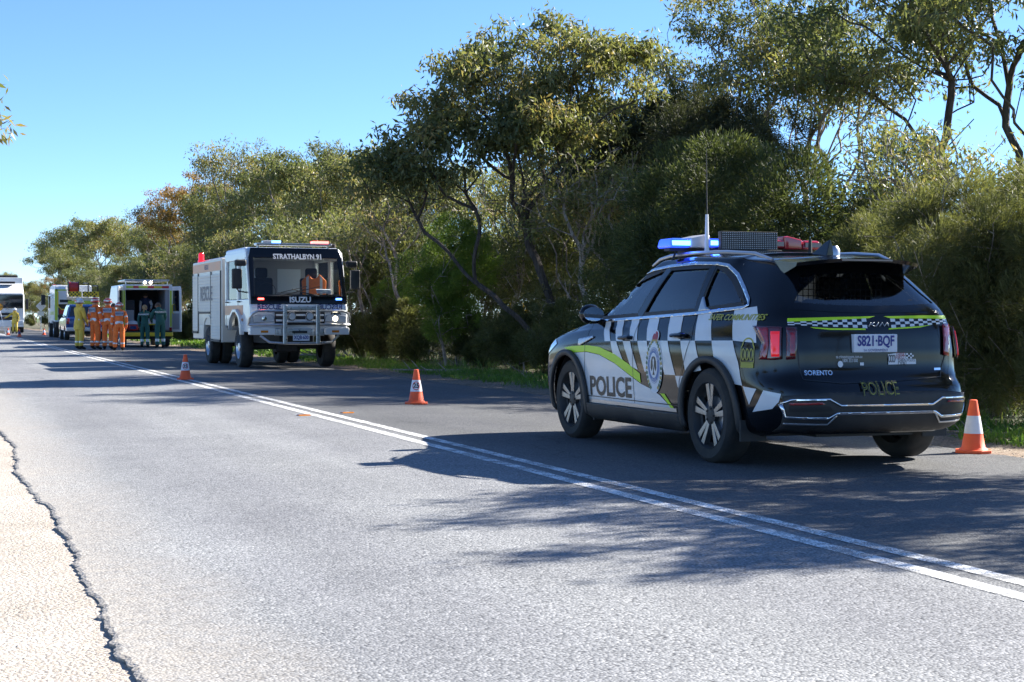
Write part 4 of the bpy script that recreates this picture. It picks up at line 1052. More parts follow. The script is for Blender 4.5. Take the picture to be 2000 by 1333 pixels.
def bush(name, seed, H=3.8, Rx=2.2, lobes=26, n=52000, material='paperbark_leaf', base=.0, L=.11, W=.016, up=.6, stems=6, tone0=.35, bark='dark_bark', lr=.34, shell=.45, bareness=0.0, rs=.8, shape=None):
    """dense shrub: lumpy billows of fine upright sprays over a thicket of thin stems"""
    rg = np.random.default_rng(seed); root = empty(name)
    C = []; Rr = []
    while len(C) < lobes:
        v = rg.normal(0, 1, 3); v /= np.linalg.norm(v); f = rg.uniform(.45, .86)
        p = np.array([v[0] * Rx * f, v[1] * Rx * f, base * H + (H * (1 - base)) * (.48 + .5 * v[2] * f)])
        if shape: p = shape(p, rg)
        C.append(p); Rr.append(lr * Rx * rg.uniform(.65, 1.15) * (.8 if p[2] > .7 * H else 1))
    C = np.array(C); Rr = np.array(Rr)
    st = []
    for s in range(stems):
        a = rg.uniform(0, 6.28); d = np.array([math.cos(a) * .5, math.sin(a) * .5, 1.0]); ch = [np.array([math.cos(a), math.sin(a), 0]) * .1 + np.array([0, 0, -.12])]
        while ch[-1][2] < H * .3:
            d = d + rg.normal(0, .15, 3); d[2] = max(d[2], .5); d /= np.linalg.norm(d); ch.append(ch[-1] + d * .22)
        st.append(ch)
    tw = np.concatenate([C] + [c + rg.normal(0, .5, (5, 3)) * r for c, r in zip(C, Rr)])
    P, par, kids, rad, isT = wood(st, tw, .35, rs, seed + 1, r_tip=.004, jit=.04, rmax=.07)
    wood_mesh(P, par, kids, rad, 4).build('stem', bark, root, True)
    wts = Rr ** 2; idx = rg.choice(len(C), n, p=wts / wts.sum())
    v = rg.normal(0, 1, (n, 3)); v /= np.linalg.norm(v, axis=1)[:, None]
    # sprays gather in tufts so that the surface breaks into light and dark clumps
    nt_ = max(40, n // 160); tv = rg.normal(0, 1, (nt_, 3)); tv /= np.linalg.norm(tv, axis=1)[:, None]; tl = rg.integers(len(C), size=nt_)
    tuft = rg.integers(nt_, size=n); useT = rg.random(n) < .62
    v = np.where(useT[:, None], tv[tuft] + rg.normal(0, .16, (n, 3)), v); idx = np.where(useT, tl[tuft], idx)
    v /= np.linalg.norm(v, axis=1)[:, None]
    r = Rr[idx] * (1 - shell * rg.random(n) ** 1.6) * np.where(useT, 1.06, .95)
    cen = C[idx] + v * r[:, None]
    keep = cen[:, 2] > .03; cen, v, tuft, useT = cen[keep], v[keep], tuft[keep], useT[keep]; n = len(cen)
    D = v * .9 + np.array([0, 0, up]) + rg.normal(0, .45, (n, 3)); LL = L * rg.uniform(.6, 1.3, n); WW = W * rg.uniform(.7, 1.4, n)
    tt = rg.normal(0, .11, nt_); tone = tone0 + np.where(useT, tt[tuft], -.05) + rg.normal(0, .10, n)
    leaf_mesh('crown', cen, D, LL, WW, tone, material, root, .1, rg, bend=.15)
    return root
def fallen(x, y, L, r, rz, seed, label):
    rg = np.random.default_rng(seed); mb = MB(); P = [np.array([0, 0, r])]; d = np.array([1.0, 0, .02])
    while len(P) < 9: d = d + rg.normal(0, .14, 3) * np.array([1, 1, .35]); d[2] = abs(d[2]) * .4; P.append(P[-1] + d / np.linalg.norm(d) * L / 8)
    mb.tube([tuple(p) for p in P], list(np.linspace(r, r * .35, 9)), 6)
    for k in (2, 4, 5, 6):
        q = P[k]; e = np.array([.6, rg.choice([-1, 1]) * .7, rg.uniform(.1, .5)]); mb.tube([tuple(q), tuple(q + e * L * .12), tuple(q + e * L * .2 + np.array([.05, 0, .05]))], [r * .45, r * .3, r * .15], 5)
    o = mb.build('fallen_branch', 'gum_bark', None, True); o.location = (x, y, verge_z(x, y)); o.rotation_euler = (0, 0, rz); return tag(o, label, 'branch')
def place(o, x, y, rz=0.0, s=1.0, label=None, group=None, cat='tree', sz=None):
    o.location = (x, y, verge_z(min(max(x, 8.2), 30), y) if x > 5 else -.08); o.rotation_euler = (0, 0, rz); o.scale = (s, s, s if sz is None else sz)
    return tag(o, label, cat, group)
# ------------------------------------------------------------------ the belt of scrub along the far side of the road
def at_col(px, x): return (x, col_y(px, x))
# individual trees that stand out
g_right = gum_tree('gum_tree', 14, H=7.6, Rc=2.5, stems=3, nclump=74, leaves=430, base_z=.40, tone0=.36, bark='dark_bark', lobes=[(-1.5, .2, .80, .75), (-.4, -.6, .93, .8), (.9, .6, .9, .7), (-1.2, .9, .68, .55), (1.6, -.6, .72, .6)], rs=1.25)
place(g_right, *at_col(1965, 19.5), 0, 1.38, 'dark gum tree with forked bare limbs behind the wispy broom shrub')
g_mid = gum_tree('gum_tree', 23, H=8.3, Rc=3.1, stems=7, nclump=70, leaves=380, base_z=.55, tone0=.45, spread=1.5, lobes=[(-2.2, .0, .78, .6), (-1.0, .5, .92, .6), (.3, -.3, .97, .65), (1.5, .2, .86, .55), (-.4, -.8, .80, .55)], rs=1.1)
place(g_mid, *at_col(1545, 18.2), 0.0, 1.12, 'tall open gum with pale bare stems rising behind the round paperbark')
g_lean = gum_tree('gum_tree', 37, H=7.0, Rc=2.5, stems=2, nclump=84, leaves=400, base_z=.42, tone0=.5, lsize=.15, lean=(-.9, .2), spread=1.0, lobes=[(-2.3, .3, .62, .36), (-1.7, .2, .76, .45), (-.8, 0, .88, .55), (.3, .2, .98, .62), (1.5, -.2, .96, .58), (-.2, -.7, .76, .42), (.9, .3, .80, .45)], bark='dark_bark', rs=1.2)
place(g_lean, *at_col(1105, 11.9), 0.0, 1.0, 'leaning gum with twisted dark trunk and domed olive crown')
b_round = bush('paperbark_shrub', 5, H=4.3, Rx=2.4, lobes=40, n=110000, L=.10, W=.017, lr=.31, shell=.5, tone0=.42)
place(b_round, *at_col(1520, 12.7), 0.3, 1.10, 'huge round dark green paperbark shrub behind the police car', cat='shrub')
def high(p, rg): return np.array([p[0], p[1], max(p[2], 2.0 + .35 * abs(p[0]))])
b_dark = bush('sheoak_tree', 8, H=5.9, Rx=2.1, lobes=24, n=64000, material='dark_needle', base=.34, L=.13, W=.016, lr=.36, up=.2, stems=4, shell=.6, shape=high, rs=1.6, tone0=.38)
place(b_dark, *at_col(1270, 15.2), 0.0, 1.1, 'dark needle-leaved sheoak tree with hanging billows beside the leaning gum')
def topheavy(p, rg): return np.array([p[0] * (1.0 if p[2] > 1.6 else .8), p[1], max(p[2], 1.0)])
b_bright = bush('bottlebrush_tree', 9, H=3.6, Rx=1.12, lobes=30, n=46000, material='bright_leaf', base=.2, L=.09, W=.013, lr=.40, up=.5, stems=3, shape=topheavy, bark='gum_bark', rs=1.3, tone0=.4)
place(b_bright, *at_col(884, 10.6), 0.0, 1.0, 'bright green small tree on thin pale stems beside the rescue truck')
b_broom = bush('broom_shrub', 14, H=2.75, Rx=1.25, lobes=34, n=72000, material='broom_leaf', base=.05, L=.11, W=.0075, lr=.34, up=.7, stems=12, shell=.9, tone0=.45, bark='gum_bark', rs=1.0)
place(b_broom, *at_col(1860, 10.7), 0.0, 1.0, 'wispy olive broom shrub behind the cone at the police car', cat='shrub')
b_low = bush('roadside_shrub', 16, H=1.6, Rx=.85, lobes=18, n=22000, material='broom_leaf', L=.12, W=.014, lr=.40, up=.6, stems=6, shell=.7, tone0=.38)
b_twig = bush('dry_shrub', 18, H=2.2, Rx=1.2, lobes=26, n=5200, material='broom_leaf', L=.10, W=.018, lr=.36, up=.3, stems=12, shell=.9, tone0=.5, bark='gum_bark', rs=1.5)
b_wattle = bush('wattle_shrub', 19, H=2.0, Rx=1.1, lobes=18, n=16000, material='wattle_flower', L=.07, W=.02, lr=.38, up=.4, stems=5, shell=.8, tone0=.45)
# further gums, copied from a few forms
g_a = gum_tree('gum_tree', 51, H=7.0, Rc=2.5, stems=5, nclump=52, leaves=330, base_z=.30, tone0=.45, spread=1.3, flat=.5, lsize=.14)
g_b = gum_tree('gum_tree', 57, H=6.6, Rc=2.2, stems=4, nclump=46, leaves=340, base_z=.28, tone0=.52, spread=1.2, lsize=.14)
g_rust = gum_tree('gum_tree', 63, H=7.6, Rc=2.6, stems=4, nclump=44, leaves=420, base_z=.5, tone0=.4, material='gum_leaf_rust', spread=1.0, flat=.45)
g_thin = gum_tree('gum_tree', 71, H=7.0, Rc=1.8, stems=5, nclump=30, leaves=190, base_z=.5, tone0=.5, spread=1.5, rs=1.0)
g_low = gum_tree('mallee_shrub', 77, H=3.6, Rc=1.9, stems=5, nclump=44, leaves=380, base_z=.14, tone0=.42, spread=1.6, flat=.8)
g_bare = gum_tree('bare_sapling', 83, H=4.6, Rc=1.5, stems=5, nclump=26, leaves=110, base_z=.3, tone0=.5, spread=1.4, rs=1.1)
GL = {id(g_a): 'broad olive gum in the roadside row', id(g_b): 'rounded gum in the roadside row', id(g_rust): 'rusty brown-tinged gum in the roadside row', id(g_thin): 'sparse gum with mostly bare branches in the roadside row'}
CNT = [0]; first = set(); HGT = {id(g_a): 7.0, id(g_b): 6.6, id(g_rust): 7.4, id(g_thin): 6.8, id(g_low): 3.6}
def again(o, px, x, rz, s, label, group, cat='tree', sz=None):
    c = copy_tree(o) if id(o) in first else o
    first.add(id(o))
    X, Y = at_col(px, x)
    if s > 20: s = (1.14 + (621 - s) / F * (X * math.sin(THETA) + Y * math.cos(THETA))) / HGT[id(o)]     # s given as the photo row of the tree top
    CNT[0] += 1; s *= 1 + .017 * (CNT[0] % 5 - 2)          # no two plants are quite the same size
    return place(c, X, Y, rz, s, label, group, cat, sz)
GG = 'gum trees in the roadside row'
rows = [  # form, photo column of the trunk, world x, turn, size
    (g_rust, 372, 14.0, 0.4, 322), (g_a, 610, 13.4, 1.2, 255), (g_b, 735, 13.2, 2.0, 285), (g_thin, 480, 14.2, 0.5, 275), (g_thin, 800, 14.0, 2.6, 320),
    (g_b, 545, 15.5, 4.0, 285), (g_a, 440, 15.5, 5.1, 340), (g_b, 425, 12.6, 0.9, 400), (g_a, 318, 13.4, 2.2, 425), (g_b, 232, 14.5, 3.1, 402),
    (g_a, 165, 15.5, .3, 408), (g_b, 118, 15.0, 1.6, 450), (g_thin, 275, 14.5, 3.3, 410), (g_a, 140, 13.6, 4.4, 480), (g_b, 75, 12.6, 2.7, 540), (g_a, 55, 13.5, 2.7, 548), (g_b, 8, 14.5, 0.2, 525), (g_a, 680, 15.5, 2.4, 275),
    (g_a, 1180, 17.5, 3.4, 1.08), (g_b, 1340, 18.5, 1.2, 1.1), (g_thin, 1610, 17.0, 4.0, 1.08), (g_a, 910, 15.6, 0.2, .9), (g_b, 690, 16.5, 5.0, 1.02),
    (g_b, 470, 12.2, 3.6, .75), (g_a, 395, 12.8, 1.1, .8), (g_b, 655, 12.0, .5, .7), (g_a, 262, 12.2, 2.9, .8), (g_b, 205, 12.4, 5.5, .8), (g_a, 160, 12.2, .9, .85), (g_rust, 108, 13.0, 2.2, .9), (g_b, 30, 13.0, 1.2, 1.0)]
NEAR = [(40, 'beyond the white semi-trailer'), (105, 'behind the diamond road sign'), (165, 'behind the parked fire truck'), (235, 'behind the orange crew'), (350, 'behind the ambulance'), (450, 'behind the rescue truck body'), (600, 'behind the rescue truck cab'), (700, 'beside the rescue truck mirror'), (790, 'between rescue truck and bright green tree'), (930, 'behind the bright green tree'), (1110, 'around the leaning gum'), (1260, 'in front of the dark sheoak'), (1450, 'left of the paperbark'), (1720, 'behind the round paperbark'), (2300, 'beside the wispy broom shrub')]
def near(px): return next(t for p, t in NEAR if px <= p)
for i, (o, px, x, rz, s) in enumerate(rows): again(o, px, x, rz, s, GL[id(o)].replace('in the roadside row', near(px)), GG)
for i, (x, y, rz, s) in enumerate([(12.3, 10.4, 4.0, .80), (12.2, 8.0, 2.0, .86), (12.6, -2.5, 3.5, .8)]):
    place(copy_tree(g_b if i % 2 else g_a), x, y, rz, s, ['gum tree past the broom shrubs, nearest to the police car tail', 'gum tree past the broom shrubs whose shadow falls on the near double line', 'gum tree past the broom shrubs, furthest from the police car'][i], GG)
for i, (px, x, s, rz) in enumerate([(300, 11.5, 1.12, 0), (355, 11.8, 1.17, 1), (440, 12.5, 1.25, 2), (520, 12.2, 1.2, 3), (605, 11.8, 1.15, 4), (690, 11.6, 1.06, 5), (745, 11.9, 1.0, .5), (800, 12.9, 1.05, 1.5), (960, 13.4, .95, 2.5), (230, 12.8, 1.2, 3.5), (175, 13.2, 1.2, 4.5), (985, 16.5, 1.0, .7), (1130, 15.5, 1.0, 1.7), (1700, 14.6, .95, 3.0), (1990, 14.5, .9, 2.0), (700, 14.0, 1.35, 2.2), (560, 13.6, 1.4, .2), (130, 12.0, 1.1, 1.0), (90, 12.4, 1.1, 2.0), (65, 12.6, 1.2, 3.0), (45, 12.8, 1.2, 4.0), (20, 13.0, 1.3, 5.0), (260, 12.4, 1.22, .3), (330, 12.4, 1.27, 4.4), (475, 11.6, 1.1, 3.4), (400, 11.7, 1.1, 2.4), (145, 13.8, 1.4, 2.0), (215, 13.8, 1.5, 1.0), (285, 14.0, 1.4, 1.3), (640, 13.0, 1.3, 1.9), (1080, 13.5, 1.0, .4)]):
    again(g_low, px, x, rz, s, 'low leafy mallee shrub ' + near(px), 'mallee shrubs under the gums', 'shrub')
for i, (px, x, s, rz) in enumerate([(360, 11.4, 1.0, 1), (470, 11.6, 1.1, 2), (590, 11.3, .95, 4), (715, 11.1, 1.0, .5), (775, 11.4, 1.1, 1.5), (1010, 12.4, 1.05, 4.5), (1150, 12.0, 1.0, .8), (1200, 12.6, 1.0, 1.8), (1790, 13.2, .95, 3.8), (215, 12.0, 1.1, 4.8)]):
    again(g_bare, px, x, rz, s, 'bare pale-stemmed sapling with few leaves ' + near(px), 'bare saplings in the understorey')
for i, (px, x, s, rz) in enumerate([(760, 10.9, 1.0, 0), (815, 10.7, .95, 1.0), (940, 11.2, .8, 2.0), (700, 10.9, .8, 3.0), (1010, 11.2, .9, 4.0), (1085, 11.0, .9, 5.0), (655, 11.2, .9, .3), (350, 11.0, 1.0, 1.4), (365, 10.8, .8, 1.4), (385, 11.2, 1.1, 2.4), (60, 11.8, 1.0, 4.1), (100, 12.2, 1.2, 3.1), (1960, 11.6, .9, .3), (1170, 10.9, .8, .2)]):
    again(b_low, px, x, rz, s, 'small fine-leaved olive shrub at the grass edge ' + near(px), 'small shrubs at the grass edge', 'shrub')
for i, (px, x, s, rz) in enumerate([(720, 11.5, .9, 0), (905, 11.5, .9, 1.0), (985, 12.4, 1.0, 2.0), (1060, 12.4, 1.1, 3.0), (1130, 12.2, 1.0, 4.0), (1190, 13.0, 1.1, 5.0), (845, 12.0, 1.0, .5), (1800, 11.9, 1.0, 1.5), (1900, 11.8, .9, 2.5), (640, 12.0, 1.1, .9)]):
    again(b_twig, px, x, rz, s, 'tangled dry shrub of bare twigs ' + near(px), 'dry twiggy shrubs in the understorey', 'shrub')
for i, (px, x, s, rz) in enumerate([(1005, 14.8, .8, 0), (1030, 15.2, .9, 1.0), (1985, 12.6, .7, 2.0)]):
    again(b_wattle, px, x, rz, s, 'yellow flowering wattle glimpsed through the scrub', 'flowering wattles', 'shrub')
for i, (px, x, s, rz) in enumerate([(1740, 11.6, .95, 1.0), (1945, 11.2, .95, 2.0), (2050, 11.2, 1.0, 3.0), (2180, 11.4, .9, 4.0)]):
    first.add(id(b_broom)); again(b_broom, px, x, rz, s, ['olive broom shrub between the paperbark and the wispy broom', 'olive broom shrub behind the cone with plain sleeve', 'olive broom shrub past the cone along the verge', 'olive broom shrub furthest back along the verge from the cone'][i], 'broom shrubs', 'shrub')
first.add(id(b_dark)); again(b_dark, 1150, 16.5, 2.0, .95, 'second dark sheoak further back behind the leaning gum', None); again(b_dark, 1420, 14.8, 3.3, 1.02, 'dark sheoak directly behind the round paperbark', None)
first.add(id(b_round)); again(b_round, 1290, 12.0, 2.0, .78, 'smaller paperbark shrub against the flank of the huge round one', None, 'shrub')
first.add(id(b_bright)); again(b_bright, 775, 11.6, 2.2, .66, 'small green sapling shrub between the truck and the bright green tree', None)
# near side of the road: one gum whose crown tip hangs into the picture, others further along
first.add(id(g_a))
o = copy_tree(g_lean); place(o, -3.62, 20.9, math.pi, .98, 'gum on the near gravel side whose leafy tip overhangs the shoulder', None)
for i, (x, y, s, rz) in enumerate([(-15, 14, .9, 0), (-16, 30, 1.0, 1), (-14, 38, .9, 2), (-17, 22, 1.0, 3), (-15, 48, 1.0, 4), (-16, 60, 1.1, 5), (-15.5, 6, .9, 1.5), (-17, 70, 1.0, .5), (-14.5, 54, .8, 2.5)]):
    o = copy_tree(g_b if i % 2 else g_a); place(o, x, y, rz, s, 'gum tree across the road, opposite ' + ['the police car', 'the lone cone', 'the rescue truck', 'the stretch ahead of the police car', 'the gap behind the rescue truck', 'the orange crew', 'the shading gums', 'the ambulance cab', 'the verge before the crew'][i], 'gums on the near side')
for i, (px, x, L, r, rz, lb) in enumerate([(905, 10.3, 1.5, .035, 2.6, 'pale fallen branch lying in the grass below the bright green tree'), (735, 10.5, 1.8, .04, .5, 'pale fallen branch between the rescue truck and the bright green tree'), (1040, 10.4, 1.6, .03, 1.9, 'thin fallen branch in the grass before the leaning gum'), (1990, 9.9, .9, .015, 2.2, 'dry fallen stick in the grass beside the plain-sleeved cone'), (690, 11.0, 2.4, .05, 2.4, 'long grey fallen limb leaning in the scrub past the rescue truck')]):
    X, Y = at_col(px, x); fallen(X, Y, L, r, rz, 90 + i, lb)
by = {}
for o in list(col.objects):
    if o.parent is None and o.get('category') in ('tree', 'shrub'): by.setdefault(o['label'], []).append(o)
for lb, os_ in by.items():
    ss_ = sorted(o.scale[2] for o in os_)
    if len(os_) in (2, 3, 4) and min(b_ - a for a, b_ in zip(ss_, ss_[1:] or [9])) > .01:
        for o, wd in zip(sorted(os_, key=lambda o: o.scale[2]), ('shorter', 'taller') if len(os_) == 2 else ('shortest', 'middle-sized', 'tallest') if len(os_) == 3 else ('shortest', 'second shortest', 'second tallest', 'tallest')): o['label'] = wd + ' ' + lb
# ------------------------------------------------------------------ grass, litter and stones
def blades(name, N, fx, h0, h1, seed, material='grass_blade', tone0=.45, kind='stuff', wd=.012):
    rg = np.random.default_rng(seed); C = fx(rg, N); N = len(C)
    D = rg.normal(0, .38, (N, 3)) + np.array([0, 0, 1.0]); L = rg.uniform(h0, h1, N); W = np.full(N, wd) * rg.uniform(.7, 1.4, N)
    tone = tone0 + rg.normal(0, .16, N)
    o = leaf_mesh(name, C, D, L, W, tone, material, None, .1, rg, bend=.35)
    return tag(o, None, None, None, kind)
def verge_pts(x0, x1, y0, y1, pw=1.0, clump=True):
    def f(rg, N):
        y = y0 + (y1 - y0) * rg.random(N) ** pw; x = x0 + (x1 - x0) * rg.random(N)
        if clump:
            k = np.sin(y * 2.1 + 1.3 * np.sin(x * 3)) + np.sin(x * 5.3 + y * .7) + np.sin(y * 5.7 + x * 2.2); edge = x0 + .12 + .16 * np.sin(y * 1.9) + .1 * np.sin(y * 4.7)
            m_ = (x > edge) & (rg.random(N) < .45 + .25 * k)
            x, y = x[m_], y[m_]
        z = np.array([verge_z(a, b_) for a, b_ in zip(x, y)]) - .01
        return np.stack([x, y, z], 1)
    return f
tag(blades('grass', 60000, verge_pts(9.15, 10.7, 9, 48, 1.3), .06, .24, 3), 'short bright green grass along the far verge', 'grass')
tag(blades('grass', 26000, verge_pts(9.2, 11.5, 48, 140, 1.2), .10, .34, 4, wd=.03), 'green grass along the far verge beyond the rescue truck', 'grass')
tag(blades('tussock_grass', 9000, verge_pts(10.0, 13.5, 10, 50, 1.2), .2, .6, 5, tone0=.62, wd=.010), 'dry pale grass standing among the shrubs', 'grass')
def stones(name, N, fx, smin, smax, seed, material):
    rg = np.random.default_rng(seed); C = fx(rg, N); N = len(C)
    ico = np.array([(0, 0, 1), (.9, 0, .1), (.2, .85, 0), (-.75, .5, .1), (-.7, -.55, 0), (.25, -.85, .1), (0, 0, -.6)]); fc = [(0, 1, 2), (0, 2, 3), (0, 3, 4), (0, 4, 5), (0, 5, 1), (6, 2, 1), (6, 3, 2), (6, 4, 3), (6, 5, 4), (6, 1, 5)]
    V = []; Fs = []
    s = smin + (smax - smin) * rg.random(N) ** 3; a = rg.uniform(0, 6.28, N)
    for i in range(N):
        p = ico * s[i] * rg.uniform(.7, 1.2, (7, 3)); c_, s_ = math.cos(a[i]), math.sin(a[i])
        q = np.stack([p[:, 0] * c_ - p[:, 1] * s_, p[:, 0] * s_ + p[:, 1] * c_, p[:, 2] * .7], 1) + C[i]; b0 = len(V)
        V += q.tolist(); Fs += [(b0 + x_, b0 + y_, b0 + z_) for x_, y_, z_ in fc]
    return tag(mesh_obj(name, V, Fs, material, smooth=False), None, None, None, 'stuff')
mat('limestone', (0.5, 0.43, 0.35), .9, var=.35, vscale=40); mat('dark_stone', (0.17, 0.14, 0.11), .9, var=.4, vscale=30)
def sh_pts(rg, N):
    y = 1.5 + 16 * rg.random(N) ** 1.4; x = .62 - 3.2 * rg.random(N) ** 1.2
    return np.stack([x, y, np.full(N, -.022)], 1)
tag(stones('loose_stones', 2600, sh_pts, .004, .017, 9, 'limestone'), 'loose pale limestone pebbles on the gravel shoulder', 'gravel')
def vg_pts(rg, N):
    y = 9 + 40 * rg.random(N) ** 1.5; x = 8.35 + 1.2 * rg.random(N)
    return np.stack([x, y, np.array([verge_z(a, b_) for a, b_ in zip(x, y)])], 1)
tag(stones('verge_stones', 2600, vg_pts, .006, .03, 10, 'dark_stone'), 'small brown stones on the gravel verge beyond the lane', 'gravel')
# ------------------------------------------------------------------ other vehicles
mat('truck_white', (0.74, 0.75, 0.75), .3, coat=.5, var=.06, vscale=2)
mat('truck_cream', (0.68, 0.65, 0.57), .4, coat=.2, var=.08, vscale=2)
mat('shutter', (0.68, 0.65, 0.57), .45, metal=.1, var=.05, vscale=6)
mat('orange_film', (0.72, 0.34, 0.17), .4, var=.08, vscale=5)
mat('grey_ink', (0.20, 0.19, 0.20), .5); mat('navy_ink', (0.03, 0.05, 0.18), .5)
mat('chassis', (0.02, 0.02, 0.021), .6, var=.4, vscale=9); mat('steel', (0.56, 0.57, 0.58), .28, metal=.9, var=.1, vscale=14)
mat('lamp_glass', (0.55, 0.57, 0.58), .08, coat=1.0); mat('lamp_lit', (1, .9, .75), .2, emit=(1.0, .86, .62), estr=3.2)
mat('amber', (0.6, 0.2, 0.02), .2, coat=.8); mat('yellow_paint', (0.75, 0.55, 0.03), .4, coat=.3); mat('lime_paint', (0.50, 0.62, 0.06), .4, coat=.3)
mat('red_paint', (0.5, 0.03, 0.03), .4, coat=.3); mat('blue_paint', (0.015, 0.05, 0.19), .22, coat=1.0); mat('dark_inside', (0.05, 0.052, 0.06), .8)
mat('inside_grey', (0.30, 0.31, 0.33), .6); mat('paper', (0.55, 0.62, 0.68), .7); mat('hivis_orange', (0.85, 0.20, 0.03), .7, var=.1, vscale=20)
mat('silver_tape', (0.6, 0.62, 0.63), .35, metal=.3); mat('sheet_white', (0.72, 0.74, 0.78), .8); mat('window_dark', (0.012, 0.014, 0.018), .06, coat=1.0)
mat('red_beacon', (0.5, 0.01, 0.015), .1, coat=1.0, emit=(1, .02, .03), estr=.25)
def wheel(parent, x, y, r, wd, s, rim='steel', dual=False):
    w_ = empty('wheel', (x, y, r)); w_.parent = parent
    mb = MB()
    for o_ in ((0,) if not dual else (0, -wd - .04)):
        k = len(mb.v); mb.lathe([(r * .56, -wd / 2), (r * .9, -wd / 2), (r * .98, -wd * .36), (r, 0), (r * .98, wd * .36), (r * .9, wd / 2), (r * .56, wd / 2)], 'x', c=(o_, 0, 0), n=32)
    mb.build('tyre', 'rubber', w_, True)
    mb = MB(); mb.lathe([(r * .57, wd * .5), (r * .52, wd * .42), (r * .45, wd * (.1 if dual else .2)), (r * .25, wd * (.1 if dual else .25)), (r * .2, wd * .45), (0, wd * .47)], 'x', n=24); mb.build('rim', rim, w_, True)
    if s < 0: w_.rotation_euler = (0, 0, math.pi)
    return w_
XF, ZF, XB = (1, 0, 0), (0, 0, 1), (-1, 0, 0)
# ---------------------------------------------------------------- rescue truck, nose towards the camera (-y)
rt = empty('rescue_truck', (7.62, 35.55, .0), R(1.0), 'white rescue truck with steel bull bar facing the cones, beacons lit', 'truck')
cab = empty('cab', (0, 0, 0)); cab.parent = rt
def cabpart(mb, name, material, bevel=.02, parent=None): return mb.build(name, material, parent or cab, bevel=bevel)
# side walls with window openings, roof, lower nose, pillars
for s in (-1, 1):
    mb = MB(); x0, x1 = (s * 1.10, s * 1.03); x0, x1 = min(x0, x1), max(x0, x1)
    prof = [(.25, 0.82), (.18, 1.50), (.20, 1.55), (3.05, 1.55), (3.05, .95), (2.3, .95), (2.2, 1.1), (1.75, 1.28), (1.35, 1.28), (.95, 1.1), (.80, .82)]
    mb.prism(prof, 'x', x0, x1)
    for y0, y1, yt0, yt1 in ((.18, .34, .52, .68), (1.42, 1.62, 1.42, 1.62), (2.86, 3.05, 2.86, 3.05)):
        mb.prism([(y0, 1.54), (y1, 1.54), (yt1, 2.50), (yt0, 2.50)], 'x', x0, x1)
    mb.prism([(.50, 2.44), (3.05, 2.44), (3.05, 2.62), (.58, 2.62)], 'x', x0, x1)
    cabpart(mb, 'side_panel', 'truck_white', .015)
    for y0, y1, sl in ((.36, 1.42, .33), (1.63, 2.86, 0)):
        mb = MB(); mb.prism([(y0, 1.56), (y1, 1.56), (y1, 2.44), (y0 + sl, 2.44)], 'x', s * 1.06 - .006, s * 1.06 + .006); mb.build('side_window', 'truck_glass', cab)
    mb = MB(); mb.box(s * 1.103 - .003, s * 1.103 + .003, .9, 3.0, 1.20, 1.42); mb.build('orange_band', 'orange_film', cab)
    for y in (1.2, 2.6):
        mb = MB(); mb.tube([(s * 1.10, y, 1.50), (s * 1.14, y + .02, 1.50), (s * 1.14, y + .14, 1.50), (s * 1.10, y + .16, 1.50)], .015, 6); mb.build('door_handle', 'black_plastic', cab, True)
    for y in (1.45, 2.88):
        mb = MB(); mb.box(s * 1.102 - .002, s * 1.102 + .002, y, y + .012, .95, 2.44); mb.build('panel_gap', 'dark_ink', cab)
    mb = MB(); mb.tube([(s * 1.08, .52, 2.42), (s * 1.22, .42, 2.36), (s * 1.36, .34, 2.33)], .018, 6); mb.tube([(s * 1.09, .42, 1.70), (s * 1.3, .34, 1.72), (s * 1.36, .34, 1.82)], .016, 6); mb.tube([(s * 1.36, .34, 1.8), (s * 1.36, .34, 2.36)], .016, 6)
    mi = mb.build('mirror_arm', 'black_plastic', cab, True)
    mb = MB(); mb.box(s * 1.34 - .11, s * 1.34 + .11, .28, .40, 1.78, 2.22); mb.build('mirror_head', 'black_plastic', mi, bevel=.03)
    mb = MB(); mb.box(s * 1.26 - .13, s * 1.26 + .13, .28, .42, 2.28, 2.42); mb.build('mirror_head', 'black_plastic', mi, bevel=.04)
    mb = MB(); mb.prism([(.80, .76), (.80, 1.0), (1.0, 1.18), (1.4, 1.33), (1.75, 1.33), (2.15, 1.18), (2.25, .95), (2.25, .85), (2.1, 1.1), (1.72, 1.26), (1.4, 1.26), (1.05, 1.1), (.9, .76)], 'x', s * 1.12 - .06, s * 1.12 + .03); mb.build('mudguard', 'truck_white', cab, bevel=.01)
    mb = MB(); mb.box(s * 1.125 - .01, s * 1.125 + .012, .86, 1.0, 1.06, 1.12); mb.build('side_lamp', 'amber', cab, bevel=.005)
mb = MB(); mb.prism([(.50, 2.50), (.62, 2.66), (.85, 2.72), (3.0, 2.72), (3.06, 2.50)], 'x', -1.09, 1.09); cabpart(mb, 'roof', 'truck_white', .05)
mb = MB(); mb.box(-1.08, 1.08, 3.0, 3.06, .9, 2.5); o = mb.build('rear_wall', 'inside_grey', cab)
for x in (-.55, .42):
    mb = MB(); mb.box(x - .28, x + .28, 2.97, 2.995, 1.75, 2.3); mb.build('rear_pane', 'paper', cab)
mb = MB(); mb.box(-1.05, 1.05, .3, 3.0, .85, .95); mb.build('floor', 'chassis', cab)
